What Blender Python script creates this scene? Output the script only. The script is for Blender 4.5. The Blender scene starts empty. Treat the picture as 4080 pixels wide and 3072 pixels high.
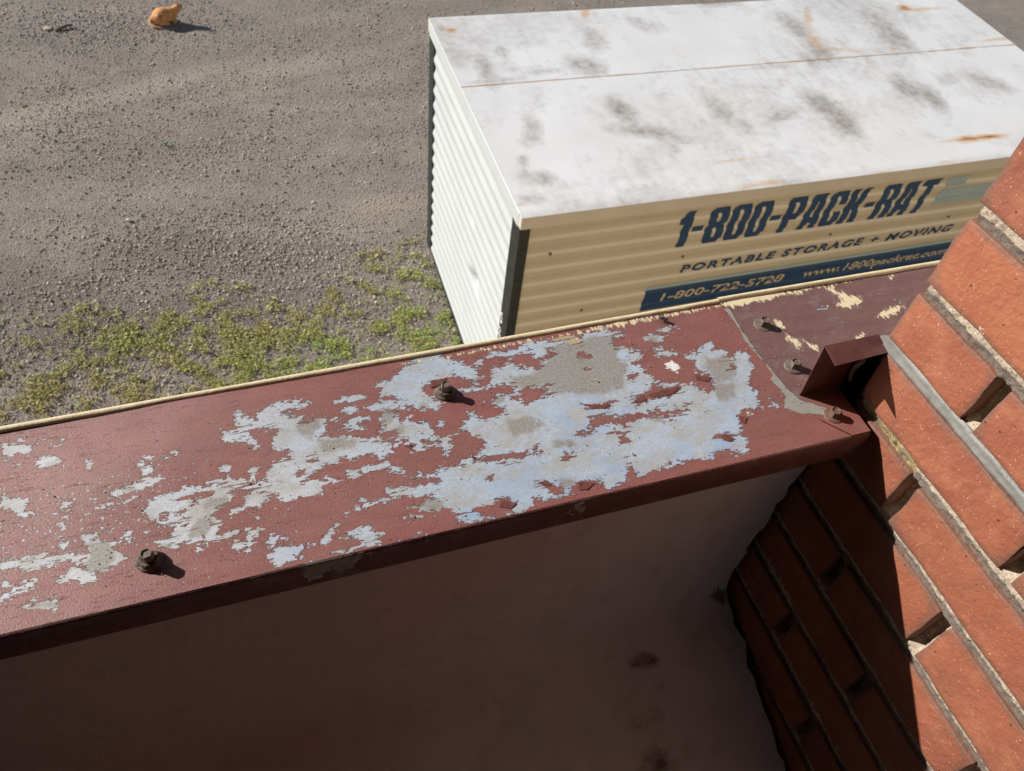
import bpy, bmesh, math, random
import numpy as np
from mathutils import Vector, Matrix, noise as mnoise

random.seed(7); rng = np.random.default_rng(7)
S = bpy.context.scene
COL = S.collection

# ------------------------------------------------------------------ camera
EYE = np.array([0.0, 0.0, 5.25])                 # camera stands 5.25 m above the yard
CR = np.array([[0.95035144, 0.17737054, -0.25567916],
               [-0.29525635, 0.77343918, -0.56090598],
               [0.09826408, 0.6085487, 0.78740882]])
cam = bpy.data.objects.new('camera', bpy.data.cameras.new('camera')); COL.objects.link(cam)
M = Matrix.Identity(4)
for i in range(3):
    for j in range(3): M[i][j] = CR[i, j]
M.translation = Vector(EYE); cam.matrix_world = M
cam.data.sensor_width = 36; cam.data.lens = 26.03
cam.data.clip_start = 0.02; cam.data.clip_end = 1500
cam.data.dof.use_dof = True; cam.data.dof.focus_distance = 0.62; cam.data.dof.aperture_fstop = 18
S.camera = cam

# ------------------------------------------------------------------ light
L = Vector((-1.23, 1.0, 0.812)).normalized()     # towards the sun
elev = math.asin(L.z); az = math.atan2(L.x, L.y)
W = bpy.data.worlds.new('World'); S.world = W; W.use_nodes = True
nt = W.node_tree; nt.nodes.clear()
sky = nt.nodes.new('ShaderNodeTexSky'); sky.sky_type = 'NISHITA'; sky.sun_disc = False
sky.sun_elevation = elev; sky.sun_rotation = az; sky.air_density = 1.0; sky.dust_density = 1.0
bg = nt.nodes.new('ShaderNodeBackground'); bg.inputs[1].default_value = 0.05
ow = nt.nodes.new('ShaderNodeOutputWorld')
nt.links.new(sky.outputs[0], bg.inputs[0]); nt.links.new(bg.outputs[0], ow.inputs[0])
sd = bpy.data.lights.new('sun', 'SUN'); sd.energy = 4.9; sd.angle = math.radians(0.53); sd.color = (1.0, 0.96, 0.905)
sun = bpy.data.objects.new('sun', sd); COL.objects.link(sun)
sun.rotation_euler = (-L).to_track_quat('-Z', 'Y').to_euler()
S.view_settings.view_transform = 'Standard'; S.view_settings.look = 'None'
S.view_settings.exposure = 0.36; S.view_settings.gamma = 1.0
S.render.engine = 'CYCLES'

# ------------------------------------------------------------------ helpers
F0 = 2950.0
def px(P):                                        # where a surface point sits in the photograph (used to trace stains onto surfaces)
    v = (np.asarray(P, float) - EYE) @ CR
    return np.stack([2040 + F0 * v[..., 0] / -v[..., 2], 1536 - F0 * v[..., 1] / -v[..., 2]], -1)

def link(o, parent=None):
    COL.objects.link(o)
    if parent is not None: o.parent = parent
    return o
def mesh_np(name, verts, faces, mat=None, parent=None, smooth=False):
    me = bpy.data.meshes.new(name)
    verts = np.asarray(verts, np.float32); faces = np.asarray(faces, np.int32)
    n, k = faces.shape
    me.vertices.add(len(verts)); me.vertices.foreach_set('co', verts.ravel())
    me.loops.add(n * k); me.loops.foreach_set('vertex_index', faces.ravel())
    me.polygons.add(n); me.polygons.foreach_set('loop_start', np.arange(0, n * k, k, dtype=np.int32))
    me.polygons.foreach_set('loop_total', np.full(n, k, np.int32))
    if smooth: me.polygons.foreach_set('use_smooth', np.ones(n, bool))
    me.update(calc_edges=True); me.validate()
    if mat: me.materials.append(mat)
    return link(bpy.data.objects.new(name, me), parent)
def attr(o, name, vals):
    a = o.data.attributes.new(name, 'FLOAT', 'POINT'); a.data.foreach_set('value', np.asarray(vals, np.float32).ravel())
def obj(name, bm, mat, parent=None, smooth=False):
    me = bpy.data.meshes.new(name); bm.normal_update(); bm.to_mesh(me); bm.free()
    if smooth:
        for p in me.polygons: p.use_smooth = True
    for m_ in (mat if isinstance(mat, (list, tuple)) else [mat]): me.materials.append(m_)
    return link(bpy.data.objects.new(name, me), parent)
def grid(xs, ys):
    nx, ny = len(xs), len(ys)
    X, Y = np.meshgrid(xs, ys, indexing='ij')
    i = np.arange(nx * ny).reshape(nx, ny)
    f = np.stack([i[:-1, :-1], i[1:, :-1], i[1:, 1:], i[:-1, 1:]], -1).reshape(-1, 4)
    return X.ravel(), Y.ravel(), f
def bx(bm, x0, x1, y0, y1, z0, z1, bevel=0.0, seg=1):
    r = bmesh.ops.create_cube(bm, size=1.0)
    for v in r['verts']:
        v.co = Vector((x0 + (v.co.x + .5) * (x1 - x0), y0 + (v.co.y + .5) * (y1 - y0), z0 + (v.co.z + .5) * (z1 - z0)))
    if bevel:
        es = list({e for v in r['verts'] for e in v.link_edges})
        bmesh.ops.bevel(bm, geom=es, offset=bevel, segments=seg, affect='EDGES', profile=.6)
def box(name, b, mat, parent=None, bevel=0.0, seg=1):
    bm = bmesh.new(); bx(bm, *b, bevel=bevel, seg=seg); return obj(name, bm, mat, parent)
def empty(name, loc, label=None, cat=None, group=None, kind=None, rx=0.0):
    o = bpy.data.objects.new(name, None); COL.objects.link(o); o.location = loc; o.rotation_euler = (rx, 0, 0); o.empty_display_size = .1
    tag(o, label, cat, group, kind); return o
def tag(o, label=None, cat=None, group=None, kind=None):
    if label: o['label'] = label
    if cat: o['category'] = cat
    if group: o['group'] = group
    if kind: o['kind'] = kind
    return o
def vnoise(x, y, seed=0):                          # value noise, vectorised
    xi = np.floor(x).astype(np.int64); yi = np.floor(y).astype(np.int64); fx = x - xi; fy = y - yi
    def h(a, b):
        n = (a * 374761393 + b * 668265263 + seed * 974634777) & 0x7fffffff
        n = ((n ^ (n >> 13)) * 1274126177) & 0x7fffffff
        return ((n ^ (n >> 16)) & 0xffff) / 65535.0
    sx = fx * fx * (3 - 2 * fx); sy = fy * fy * (3 - 2 * fy)
    return (h(xi, yi) * (1 - sx) + h(xi + 1, yi) * sx) * (1 - sy) + (h(xi, yi + 1) * (1 - sx) + h(xi + 1, yi + 1) * sx) * sy
def fbm(x, y, seed=0, o=4):
    s = 0; a = .5; t = 0
    for k in range(o):
        s = s + a * vnoise(x * 2 ** k, y * 2 ** k, seed + k); t += a; a *= .5
    return s / t
def sdf_poly(P, poly):                             # signed distance, positive inside
    poly = np.asarray(poly, float); n = len(poly)
    d = np.full(len(P), 1e18); ins = np.zeros(len(P), bool)
    for i in range(n):
        a = poly[i]; b = poly[(i + 1) % n]; e = b - a; w_ = P - a
        t = np.clip((w_ @ e) / (e @ e + 1e-9), 0, 1)
        q = w_ - t[:, None] * e; d = np.minimum(d, (q * q).sum(1))
        c = ((a[1] > P[:, 1]) != (b[1] > P[:, 1]))
        with np.errstate(divide='ignore', invalid='ignore'):
            xx = (b[0] - a[0]) * (P[:, 1] - a[1]) / (b[1] - a[1] + 1e-12) + a[0]
        ins ^= c & (P[:, 0] < xx)
    d = np.sqrt(d); return np.where(ins, d, -d)
def union(P, polys, clip=120):
    f = np.full(len(P), -float(clip))
    for p in polys: 
        a = np.asarray(p, float); lo = a.min(0) - clip; hi = a.max(0) + clip
        m_ = ((P > lo) & (P < hi)).all(1)
        if m_.any(): f[m_] = np.maximum(f[m_], sdf_poly(P[m_], a))
    return f
def blobs(P, items):                               # soft ellipses: cx cy rx ry angle strength
    f = np.zeros(len(P))
    for cx, cy, rx, ry, an, s in items:
        a = math.radians(an); d = P - np.array([cx, cy])
        u = (d[:, 0] * math.cos(a) + d[:, 1] * math.sin(a)) / (rx * 1.12); v = (-d[:, 0] * math.sin(a) + d[:, 1] * math.cos(a)) / (ry * 1.12)
        f = np.maximum(f, s * np.clip(1.35 - np.sqrt(u * u + v * v), 0, 1))
    return f

# ------------------------------------------------------------------ material helpers
class N:
    def __init__(s, name, rough=.6, spec=.5, metal=0.0):
        s.m = bpy.data.materials.new(name); s.m.use_nodes = True; s.t = s.m.node_tree; s.t.nodes.clear()
        s.b = s.n('ShaderNodeBsdfPrincipled'); s.o = s.n('ShaderNodeOutputMaterial'); s.l(s.b.outputs[0], s.o.inputs[0])
        s.b.inputs['Roughness'].default_value = rough; s.b.inputs['Specular IOR Level'].default_value = spec; s.b.inputs['Metallic'].default_value = metal
        s.tc = s.n('ShaderNodeTexCoord')
    def n(s, t): return s.t.nodes.new(t)
    def l(s, a, b): s.t.links.new(a, b)
    def v(s, i, x):
        if hasattr(x, 'is_output'): s.l(x, i)
        else: i.default_value = x
    def vec(s, scale=(1, 1, 1), rot=(0, 0, 0), src='Object'):
        mp = s.n('ShaderNodeMapping'); s.l(s.tc.outputs[src], mp.inputs[0]); mp.inputs['Scale'].default_value = scale; mp.inputs['Rotation'].default_value = rot
        return mp.outputs[0]
    def noise(s, scale, detail=4, rough=.55, vec=None, dist=0.0):
        t = s.n('ShaderNodeTexNoise'); t.inputs['Scale'].default_value = scale; t.inputs['Detail'].default_value = detail
        t.inputs['Roughness'].default_value = rough; t.inputs['Distortion'].default_value = dist
        s.l(vec if vec is not None else s.tc.outputs['Object'], t.inputs['Vector']); return t.outputs['Fac']
    def vor(s, scale, vec=None, feat='F1', out='Distance', rand=1.0):
        t = s.n('ShaderNodeTexVoronoi'); t.feature = feat; t.inputs['Scale'].default_value = scale; t.inputs['Randomness'].default_value = rand
        s.l(vec if vec is not None else s.tc.outputs['Object'], t.inputs['Vector']); return t.outputs[out]
    def at(s, name):
        a = s.n('ShaderNodeAttribute'); a.attribute_name = name; return a.outputs['Fac']
    def ma(s, op, a, b=0.0, c=0.0, clamp=False):
        t = s.n('ShaderNodeMath'); t.operation = op; t.use_clamp = clamp
        s.v(t.inputs[0], a); s.v(t.inputs[1], b); s.v(t.inputs[2], c); return t.outputs[0]
    def ramp(s, f, lo, hi, a=0.0, b=1.0):
        t = s.n('ShaderNodeMapRange'); t.interpolation_type = 'LINEAR'
        s.v(t.inputs[0], f); t.inputs[1].default_value = lo; t.inputs[2].default_value = hi; t.inputs[3].default_value = a; t.inputs[4].default_value = b
        return t.outputs[0]
    def mix(s, f, a, b, mode='MIX'):
        t = s.n('ShaderNodeMix'); t.data_type = 'RGBA'; t.blend_type = mode
        s.v(t.inputs[0], f)
        for i, x in ((6, a), (7, b)):
            if hasattr(x, 'is_output'): s.l(x, t.inputs[i])
            else: t.inputs[i].default_value = (*x, 1) if len(x) == 3 else x
        return t.outputs[2]
    def col(s, c): s.v(s.b.inputs['Base Color'], (*c, 1) if isinstance(c, tuple) else c)
    def rough(s, c): s.v(s.b.inputs['Roughness'], c)
    def bump(s, h, dist=.001, strength=1.0, prev=None):
        t = s.n('ShaderNodeBump'); t.inputs['Distance'].default_value = dist; t.inputs['Strength'].default_value = strength
        s.l(h, t.inputs['Height'])
        if prev is not None: s.l(prev, t.inputs['Normal'])
        s.l(t.outputs[0], s.b.inputs['Normal']); return t.outputs[0]

# ---- coping paint: red paint over galvanised sheet; masks come from attributes on the sheet
def coping_mat(name, red, red2):
    k = N(name, .5)
    sv = k.vec((1, 1.9, 1))
    n1 = k.noise(62, 8, .70, sv, .5); n2 = k.noise(230, 5, .68, sv); n3 = k.noise(900, 2, .5)
    big = k.noise(9, 3, .5, sv); big2 = k.noise(26, 4, .6, k.vec((1, 3.2, 1)))
    f = k.ma('ADD', k.at('bare'), k.ma('MULTIPLY', k.ma('SUBTRACT', n1, .5), 105.0))
    f = k.ma('ADD', f, k.ma('MULTIPLY', k.ma('SUBTRACT', n2, .5), 70.0))
    stk = k.noise(30, 6, .72, k.vec((.55, 5.5, 1), (0, 0, .03)), .3)
    f = k.ma('SUBTRACT', f, k.ma('MULTIPLY', k.ramp(stk, .57, .63), 26.0))
    bare = k.ramp(f, -.7, .7)
    sp = k.noise(330, 3, .5); sp2 = k.ma('ADD', sp, k.ma('MULTIPLY', k.at('speck'), .13))
    speck = k.ramp(sp2, .735, .75)
    bare = k.ma('MAXIMUM', bare, speck)
    # red paint
    rc = k.mix(k.ramp(big2, .3, .7), red, red2)
    rc = k.mix(k.ramp(big, .38, .7, 0, .5), rc, (.19, .10, .08))
    rc = k.mix(k.ramp(k.vor(480), .0, .28, .55, 0), rc, (.36, .17, .14))
    chalk_sheen = k.ramp(k.noise(4, 3), .42, .68, 0, .42)
    rc = k.mix(k.ma('MULTIPLY', chalk_sheen, k.at('chalk_sheen')), rc, (.48, .28, .25))
    rc = k.mix(k.ramp(n3, .64, .74, 0, .4), rc, (.09, .035, .03))
    rc = k.mix(k.ramp(k.noise(620, 3, .65), .58, .66, 0, .5), rc, (.42, .22, .19))
    # bare galvanised sheet with chalk, blue primer and taupe oxide
    bc = k.mix(k.ramp(n2, .35, .65), (.37, .45, .56), (.47, .53, .61))
    bc = k.mix(k.ma('MULTIPLY', k.at('chalk_sheen'), .85), bc, k.mix(n2, (.56, .55, .57), (.66, .64, .655)))
    bc = k.mix(k.ramp(k.noise(24, 8, .72, sv), .44, .58, 0, .85), bc, k.mix(n2, (.33, .32, .295), (.46, .45, .43)))
    bc = k.mix(k.ramp(k.noise(640, 3, .65), .58, .68, 0, .5), bc, (.68, .70, .74))
    bc = k.mix(k.ramp(k.noise(520, 4, .7, sv), .58, .68, 0, .5), bc, (.24, .22, .20))
    bc = k.mix(k.ma('MULTIPLY', k.at('blue'), k.ramp(k.noise(40, 5, .6), .4, .62, .0, .9)), bc, (.29, .42, .62))
    bc = k.mix(k.ramp(k.noise(150, 6, .7, sv), .53, .66, 0, .55), bc, (.36, .33, .29))
    ox = k.ma('ADD', k.at('oxide'), k.ma('MULTIPLY', k.ma('SUBTRACT', k.noise(48, 7, .7), .5), 110.0))
    bc = k.mix(k.ramp(ox, -9, 8, 0, .85), bc, k.mix(k.ramp(k.noise(420, 5, .75), .42, .62), (.33, .30, .265), (.20, .18, .155)))
    bc = k.mix(k.ramp(k.noise(600, 2), .66, .72, 0, .7), bc, (.16, .13, .10))
    rc = k.mix(k.ma('MULTIPLY', k.ramp(k.noise(34, 6, .72, sv), .54, .70), .5), rc, (.28, .24, .22) if red[0] < .2 else (.20, .10, .085))
    c = k.mix(bare, rc, bc)
    # cream overspray and brush marks
    cr = k.ma('ADD', k.at('cream'), k.ma('MULTIPLY', k.ma('SUBTRACT', k.noise(90, 7, .75, k.vec((3.0, 1, 1), (0, 0, .9)), .4), .5), 88.0))
    cm = k.ramp(cr, -.8, .8)
    c = k.mix(cm, c, k.mix(n2, (.74, .60, .38), (.80, .68, .46)))
    wm = k.ramp(k.ma('ADD', k.at('white'), k.ma('MULTIPLY', k.ma('SUBTRACT', n2, .5), 60.0)), -.8, .8)
    c = k.mix(wm, c, (.78, .77, .75))
    # grey sealant
    se = k.ma('ADD', k.at('seal'), k.ma('MULTIPLY', k.ma('SUBTRACT', n1, .5), 26.0)); sm = k.ramp(se, -1, 1)
    c = k.mix(sm, c, k.mix(n2, (.27, .26, .235), (.36, .34, .30)))
    k.col(c)
    k.rough(k.mix(bare, (.46,) * 3, (.5,) * 3))
    orange = k.noise(700, 3, .6)
    h = k.ma('ADD', k.ma('MULTIPLY', k.ma('SUBTRACT', 1.0, bare), .9), k.ma('MULTIPLY', cm, .5))
    h = k.ma('ADD', h, k.ma('MULTIPLY', sm, 1.4))
    b1 = k.bump(h, .0007, 1.0)
    crk = k.ma('MULTIPLY', k.ramp(k.noise(60, 5, .75, k.vec((1, 7, 1)), 1.0), .60, .66), k.ma('SUBTRACT', 1.0, bare))
    hh = k.ma('SUBTRACT', k.ma('MULTIPLY', orange, k.mix(bare, (.42,) * 3, (.3,) * 3)), k.ma('MULTIPLY', crk, .8))
    k.bump(hh, .0007, .8, b1)
    return k.m
M_cop = coping_mat('coping_red_paint', (.240, .082, .070), (.295, .115, .10))
M_cop_shaded = coping_mat('coping_red_shaded', (.085, .026, .026), (.115, .038, .036))  # same red as the coping, with the fascia's shade mixed into the colour
M_lap = coping_mat('coping_maroon_paint', (.15, .074, .068), (.20, .106, .098))

def simple(name, c1, c2, scale=30, rough=.6, bdist=.001, bscale=200, spec=.4, bstr=.6):
    k = N(name, rough, spec); k.col(k.mix(k.ramp(k.noise(scale, 5, .6), .35, .68), c1, c2))
    if bdist: k.bump(k.noise(bscale, 4, .6), bdist, bstr)
    return k.m
M_cream = simple('cream_edge_paint', (.72, .58, .36), (.82, .70, .48), 120, .5, .0008, 300)
M_wallcream = simple('cream_wall_paint', (.58, .47, .31), (.66, .55, .38), 8, .8, .002, 60)
M_black = simple('black_post_paint', (.012, .014, .013), (.03, .032, .03), 20, .5)
M_screw = simple('weathered_screw', (.11, .08, .062), (.21, .17, .14), 400, .55, .0006, 900, .5)
M_screwred = simple('maroon_screw', (.13, .065, .05), (.22, .14, .10), 300, .5, .0005, 900)
M_seal = simple('grey_sealant', (.20, .195, .18), (.27, .265, .245), 60, .5, .0012, 260)
M_gunk = simple('dried_sealant_ring', (.15, .11, .08), (.06, .045, .036), 350, .7, .0012, 500)

k = N('flashing_metal', .38, .5); k.col(k.mix(k.ramp(k.noise(60, 5, .6), .4, .65), (.115, .042, .036), (.155, .062, .054)))
k.bump(k.noise(300, 3), .0002, .5); M_flash = k.m

# bricks
k = N('brick_face', .62, .35)
oi = k.n('ShaderNodeObjectInfo'); rnd = oi.outputs['Random']
bvec = k.n('ShaderNodeVectorMath'); bvec.operation = 'ADD'; k.l(k.tc.outputs['Object'], bvec.inputs[0])
cmb = k.n('ShaderNodeCombineXYZ'); k.l(k.ma('MULTIPLY', rnd, 37.0), cmb.inputs[0]); k.l(k.ma('MULTIPLY', rnd, 11.0), cmb.inputs[1]); k.l(cmb.outputs[0], bvec.inputs[1])
bv = bvec.outputs[0]
c = k.mix(k.ramp(k.noise(9, 4, .55, bv), .35, .68), (.40, .138, .068), (.315, .102, .056))
c = k.mix(k.ramp(rnd, 0, 1, 0, .8), c, (.27, .088, .055))
c = k.mix(k.ramp(k.noise(5, 3, .5, bv), .52, .72, 0, .6), c, (.215, .082, .055))
c = k.mix(k.ramp(k.noise(38, 5, .6, bv), .5, .75, 0, .45), c, (.50, .21, .11))
c = k.mix(k.ramp(k.noise(13, 7, .72, bv), .55, .72, 0, .6), c, (.20, .085, .055))
sp = k.ma('ADD', k.vor(330, bv), k.ramp(k.noise(200, 3, .6, bv), .3, .7, -.07, .07)); c = k.mix(k.ma('MULTIPLY', k.ramp(sp, .13, .19, 1, 0), k.ramp(k.noise(120, 2, .5, bv), .48, .55)), c, (.60, .33, .21))
pit = k.ramp(k.vor(75, bv), .05, .085, 1, 0); pit = k.ma('MULTIPLY', pit, k.ramp(k.noise(30, 2, .5, bv), .46, .52))
c = k.mix(k.ma('MULTIPLY', pit, .8), c, (.10, .06, .045))
edge = k.ma('MAXIMUM', k.ma('SUBTRACT', k.ma('ABSOLUTE', k.ma('MULTIPLY', k.at('ez'), 1.0)), .0), 0.0)
gr = k.ramp(k.ma('ADD', edge, k.ma('MULTIPLY', k.noise(60, 4, .6, bv), .22)), .93, 1.12)
c = k.mix(k.ma('MULTIPLY', gr, .8), c, (.16, .095, .07))
k.col(c)
b1 = k.bump(k.ma('SUBTRACT', k.noise(160, 5, .6, bv), k.ma('MULTIPLY', pit, 1.6)), .0016, .9); k.bump(k.noise(18, 3, .5, bv), .003, .4, b1)
M_brick = k.m
k = N('sandy_mortar', .9, .15)
c = k.mix(k.ramp(k.noise(420, 4, .7), .35, .65), (.48, .37, .27), (.82, .69, .54))
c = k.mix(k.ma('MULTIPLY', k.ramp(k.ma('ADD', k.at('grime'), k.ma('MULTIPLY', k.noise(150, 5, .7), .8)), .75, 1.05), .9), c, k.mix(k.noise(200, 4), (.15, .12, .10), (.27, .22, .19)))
c = k.mix(k.ramp(k.noise(40, 4), .5, .7, 0, .5), c, (.30, .255, .22))
c = k.mix(k.ramp(k.at('yellow'), 0, 1, 0, .9), c, k.mix(k.ramp(k.noise(160, 4, .7), .4, .62), (.20, .19, .13), (.70, .50, .22)))
k.col(c); k.bump(k.noise(520, 5, .75), .0025, 1.0); M_mortar = k.m

# membrane on the inner face and the roof deck
k = N('roof_membrane', .75, .25)
c = k.mix(k.ramp(k.noise(14, 4), .35, .7), (.56, .60, .68), (.64, .68, .75))
wa = k.ramp(k.ma('ADD', k.at('bounce_tint'), k.ma('MULTIPLY', k.noise(4, 3), .3)), .35, 1.0)
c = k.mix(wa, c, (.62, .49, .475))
c = k.mix(k.ramp(k.ma('ADD', k.at('grime'), k.ma('MULTIPLY', k.noise(55, 6, .7), .9)), .82, 1.15, 0, .85), c, (.09, .062, .05))
c = k.mix(k.ramp(k.noise(240, 3), .70, .74, 0, .6), c, (.08, .06, .05))
c = k.mix(k.ramp(k.noise(38, 6, .72), .52, .72, 0, .4), c, (.34, .31, .30))
c = k.mix(k.ramp(k.noise(7, 5, .6, k.vec((3, 1, .5))), .5, .7, 0, .3), c, (.50, .46, .45))
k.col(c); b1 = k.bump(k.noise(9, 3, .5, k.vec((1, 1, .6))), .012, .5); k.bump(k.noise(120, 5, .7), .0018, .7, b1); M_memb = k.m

# container
k = N('roof_white_paint', .42, .4)
n1 = k.noise(3.2, 7, .68, None, .6); n2 = k.noise(17, 5, .7); st = k.noise(7, 6, .7, k.vec((1, .22, 1), (0, 0, .35)), .3)
d = k.ma('ADD', k.at('dirt'), k.ma('MULTIPLY', k.ma('SUBTRACT', n1, .5), 1.1)); d = k.ma('ADD', d, k.ma('MULTIPLY', k.ma('SUBTRACT', n2, .5), .75)); d = k.ma('ADD', d, k.ma('MULTIPLY', k.ma('SUBTRACT', st, .5), .9))
d = k.ramp(d, .16, 1.1, 0, .85)
c = k.mix(k.ramp(k.noise(1.3, 4), .35, .7), (.78, .785, .80), (.72, .715, .70))
c = k.mix(d, c, k.mix(k.ramp(n2, .4, .65), (.40, .365, .325), (.24, .21, .185)))
rr = k.ma('ADD', k.at('rust'), k.ma('MULTIPLY', k.ma('SUBTRACT', k.noise(14, 6, .7, k.vec((.45, 1, 1))), .5), 1.3))
c = k.mix(k.ramp(rr, .25, .75, 0, .75), c, (.62, .36, .13)); c = k.mix(k.ramp(rr, .72, 1.05, 0, .9), c, (.30, .10, .03))
c = k.mix(k.ramp(k.vor(9), .02, .045, .6, 0), c, (.25, .20, .16))
k.col(c); k.bump(k.noise(1.1, 2), .03, .5); M_roof = k.m
k = N('header_paint', .5, .35)
c = k.mix(k.ramp(k.noise(6, 5), .35, .7), (.58, .53, .46), (.53, .48, .42))
ru = k.ramp(k.noise(24, 5, .7), .70, .76); c = k.mix(ru, c, (.20, .10, .05)); k.col(c); M_head = k.m
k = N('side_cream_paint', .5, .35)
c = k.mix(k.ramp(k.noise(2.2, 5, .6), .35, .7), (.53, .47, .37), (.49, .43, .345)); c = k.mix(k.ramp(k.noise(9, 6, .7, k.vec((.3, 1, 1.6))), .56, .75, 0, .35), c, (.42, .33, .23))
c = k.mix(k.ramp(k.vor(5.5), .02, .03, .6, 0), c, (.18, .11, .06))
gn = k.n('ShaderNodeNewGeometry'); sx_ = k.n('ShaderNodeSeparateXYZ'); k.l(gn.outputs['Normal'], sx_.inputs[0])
c = k.mix(k.ramp(sx_.outputs[2], .2, .5, 0, .9), c, (.86, .83, .77)); k.col(c); M_side = k.m  # up-facing rib ledges painted pale in place of sky light
k = N('end_white_paint', .45, .4)
c = k.mix(k.ramp(k.noise(2, 4), .35, .7), (.49, .525, .53), (.45, .485, .49)); c = k.mix(k.ramp(k.noise(20, 6, .7, k.vec((1, 1, .4))), .62, .8, 0, .35), c, (.45, .45, .42)); k.col(c); M_end = k.m
M_navy = simple('navy_vinyl', (.012, .048, .125), (.018, .060, .145), 6, .4, 0)
M_lblue = simple('pale_blue_vinyl', (.30, .40, .43), (.34, .43, .46), 6, .45, 0)
M_letter = simple('tan_vinyl', (.52, .44, .33), (.46, .39, .30), 6, .45, 0)
M_white = simple('white_marker', (.6, .6, .6), (.7, .7, .7), 6, .5, 0)

# ground
k = N('yard_ground', .95, .1)
n = k.noise(1.1, 6, .6, k.vec((.6, 1.5, 1), (0, 0, .15)))
c = k.mix(k.ramp(n, .35, .68), (.325, .28, .245), (.44, .385, .335))
c = k.mix(k.ramp(k.noise(4.5, 7, .7), .46, .66, 0, .55), c, (.24, .205, .18))
c = k.mix(k.ramp(k.ma('ADD', k.at('tan'), k.ma('MULTIPLY', k.noise(5, 6, .65), .5)), .45, 1.1, 0, .9), c, (.52, .445, .35))
c = k.mix(k.ramp(k.ma('ADD', k.at('wet'), k.ma('MULTIPLY', k.noise(6, 6, .7), .6)), .55, 1.1, 0, .75), c, (.16, .135, .125))
c = k.mix(k.ramp(k.noise(48, 6, .75), .40, .62, .0, .62), c, (.17, .15, .138))
c = k.mix(k.ramp(k.noise(60, 5, .75, k.vec((1, 1, 1), (0, 0, 1.1))), .54, .66, .0, .55), c, (.60, .54, .48))
v = k.n('ShaderNodeTexVoronoi'); v.inputs['Scale'].default_value = 62; k.l(k.tc.outputs['Object'], v.inputs['Vector'])
c = k.mix(k.ma('MULTIPLY', k.ramp(v.outputs['Distance'], .15, .5, .6, 0), .8), c, k.mix(k.ramp(v.outputs['Color'], .1, .9), (.18, .165, .155), (.66, .60, .54)))
k.col(c)
b1 = k.bump(k.noise(70, 5, .7), .02, .9); k.bump(v.outputs['Distance'], .012, .9, b1); M_ground = k.m
k = N('gravel_stone', .85, .2)
g = k.n('ShaderNodeNewGeometry'); ri = g.outputs['Random Per Island']
cr_ = k.n('ShaderNodeValToRGB'); k.l(ri, cr_.inputs[0]); e = cr_.color_ramp.elements
e[0].color = (.27, .245, .225, 1); e[1].color = (.80, .74, .68, 1); e[1].position = 1
for p_, c_ in ((.3, (.33, .30, .275, 1)), (.6, (.40, .36, .325, 1)), (.85, (.52, .46, .40, 1)), (.95, (.56, .43, .34, 1))):
    q_ = cr_.color_ramp.elements.new(p_); q_.color = c_
k.col(cr_.outputs[0]); M_stone = k.m
k = N('weed_leaf', .6, .3)
g = k.n('ShaderNodeNewGeometry'); ri = g.outputs['Random Per Island']
cr_ = k.n('ShaderNodeValToRGB'); k.l(k.ma('ADD', k.ma('MULTIPLY', ri, .55), k.ma('MULTIPLY', k.at('lush'), .45)), cr_.inputs[0]); e = cr_.color_ramp.elements
e[0].color = (.34, .27, .12, 1); e[1].color = (.17, .32, .05, 1)
for p_, c_ in ((.3, (.36, .32, .11, 1)), (.6, (.32, .34, .08, 1))):
    q_ = cr_.color_ramp.elements.new(p_); q_.color = c_
k.col(cr_.outputs[0]); k.b.inputs['Subsurface Weight'].default_value = 0; M_weed = k.m

def Z2(a, b): return (1600 + a / 1.7, b / 1.7)
def Z3(a, b): return (2780 + a / 1.7, b / 1.7)
def ZA(a, b): return (a / 1.7, 1500 + b / 1.7)
def ZM(a, b): return (1200 + a / 1.7, 1500 + b / 1.7)
def ZQ(a, b): return (1600 + a / 1.7, 700 + b / 1.7)
def ZW(a, b): return (2780 + a / 1.7, 900 + b / 1.7)
def D(a, b): return (a * 1.8445, b * 1.8445)
def PL(f, *c): return [f(c[i], c[i + 1]) for i in range(0, len(c), 2)]

# ------------------------------------------------------------------ the yard
xs = np.unique(np.round(np.concatenate([np.linspace(-200, -8, 14), np.arange(-8, 15, .11), np.linspace(15, 250, 16)]), 3))
ys = np.unique(np.round(np.concatenate([np.linspace(-60, .43, 8), np.arange(.5, 15, .11), np.linspace(15, 400, 20)]), 3))
X, Y, f = grid(xs, ys)
Z = np.where((X > -9) & (X < 16) & (Y > .4) & (Y < 16), (fbm(X * .8, Y * .8, 3) - .5) * .05 + (fbm(X * 3, Y * 3, 9) - .5) * .012, 0.0)
yard = mesh_np('ground', np.stack([X, Y, Z], -1), f, M_ground, None, True); tag(yard, 'grey brown gravel yard with tan wheel tracks below the building', kind='structure')
P = px(np.stack([X, Y, Z], -1)); front = (np.stack([X, Y, Z], -1) - EYE) @ CR; vis = front[:, 2] < -1
P = np.where(vis[:, None], P, -9999)
TAN = [(60, 250, 260, 26, -14, 1), (300, 195, 260, 22, -14, .9), (620, 150, 240, 22, -10, .8), (520, 205, 200, 16, -8, .6), (760, 175, 130, 20, -5, .6),
       (250, 20, 60, 14, -5, .7), (830, 445, 130, 30, -8, .75), (760, 490, 170, 26, -8, .6), (120, 500, 110, 40, 0, .5), (450, 380, 200, 18, -8, .35), (600, 235, 90, 18, 0, .6), (900, 330, 50, 60, 0, .4)]
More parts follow.
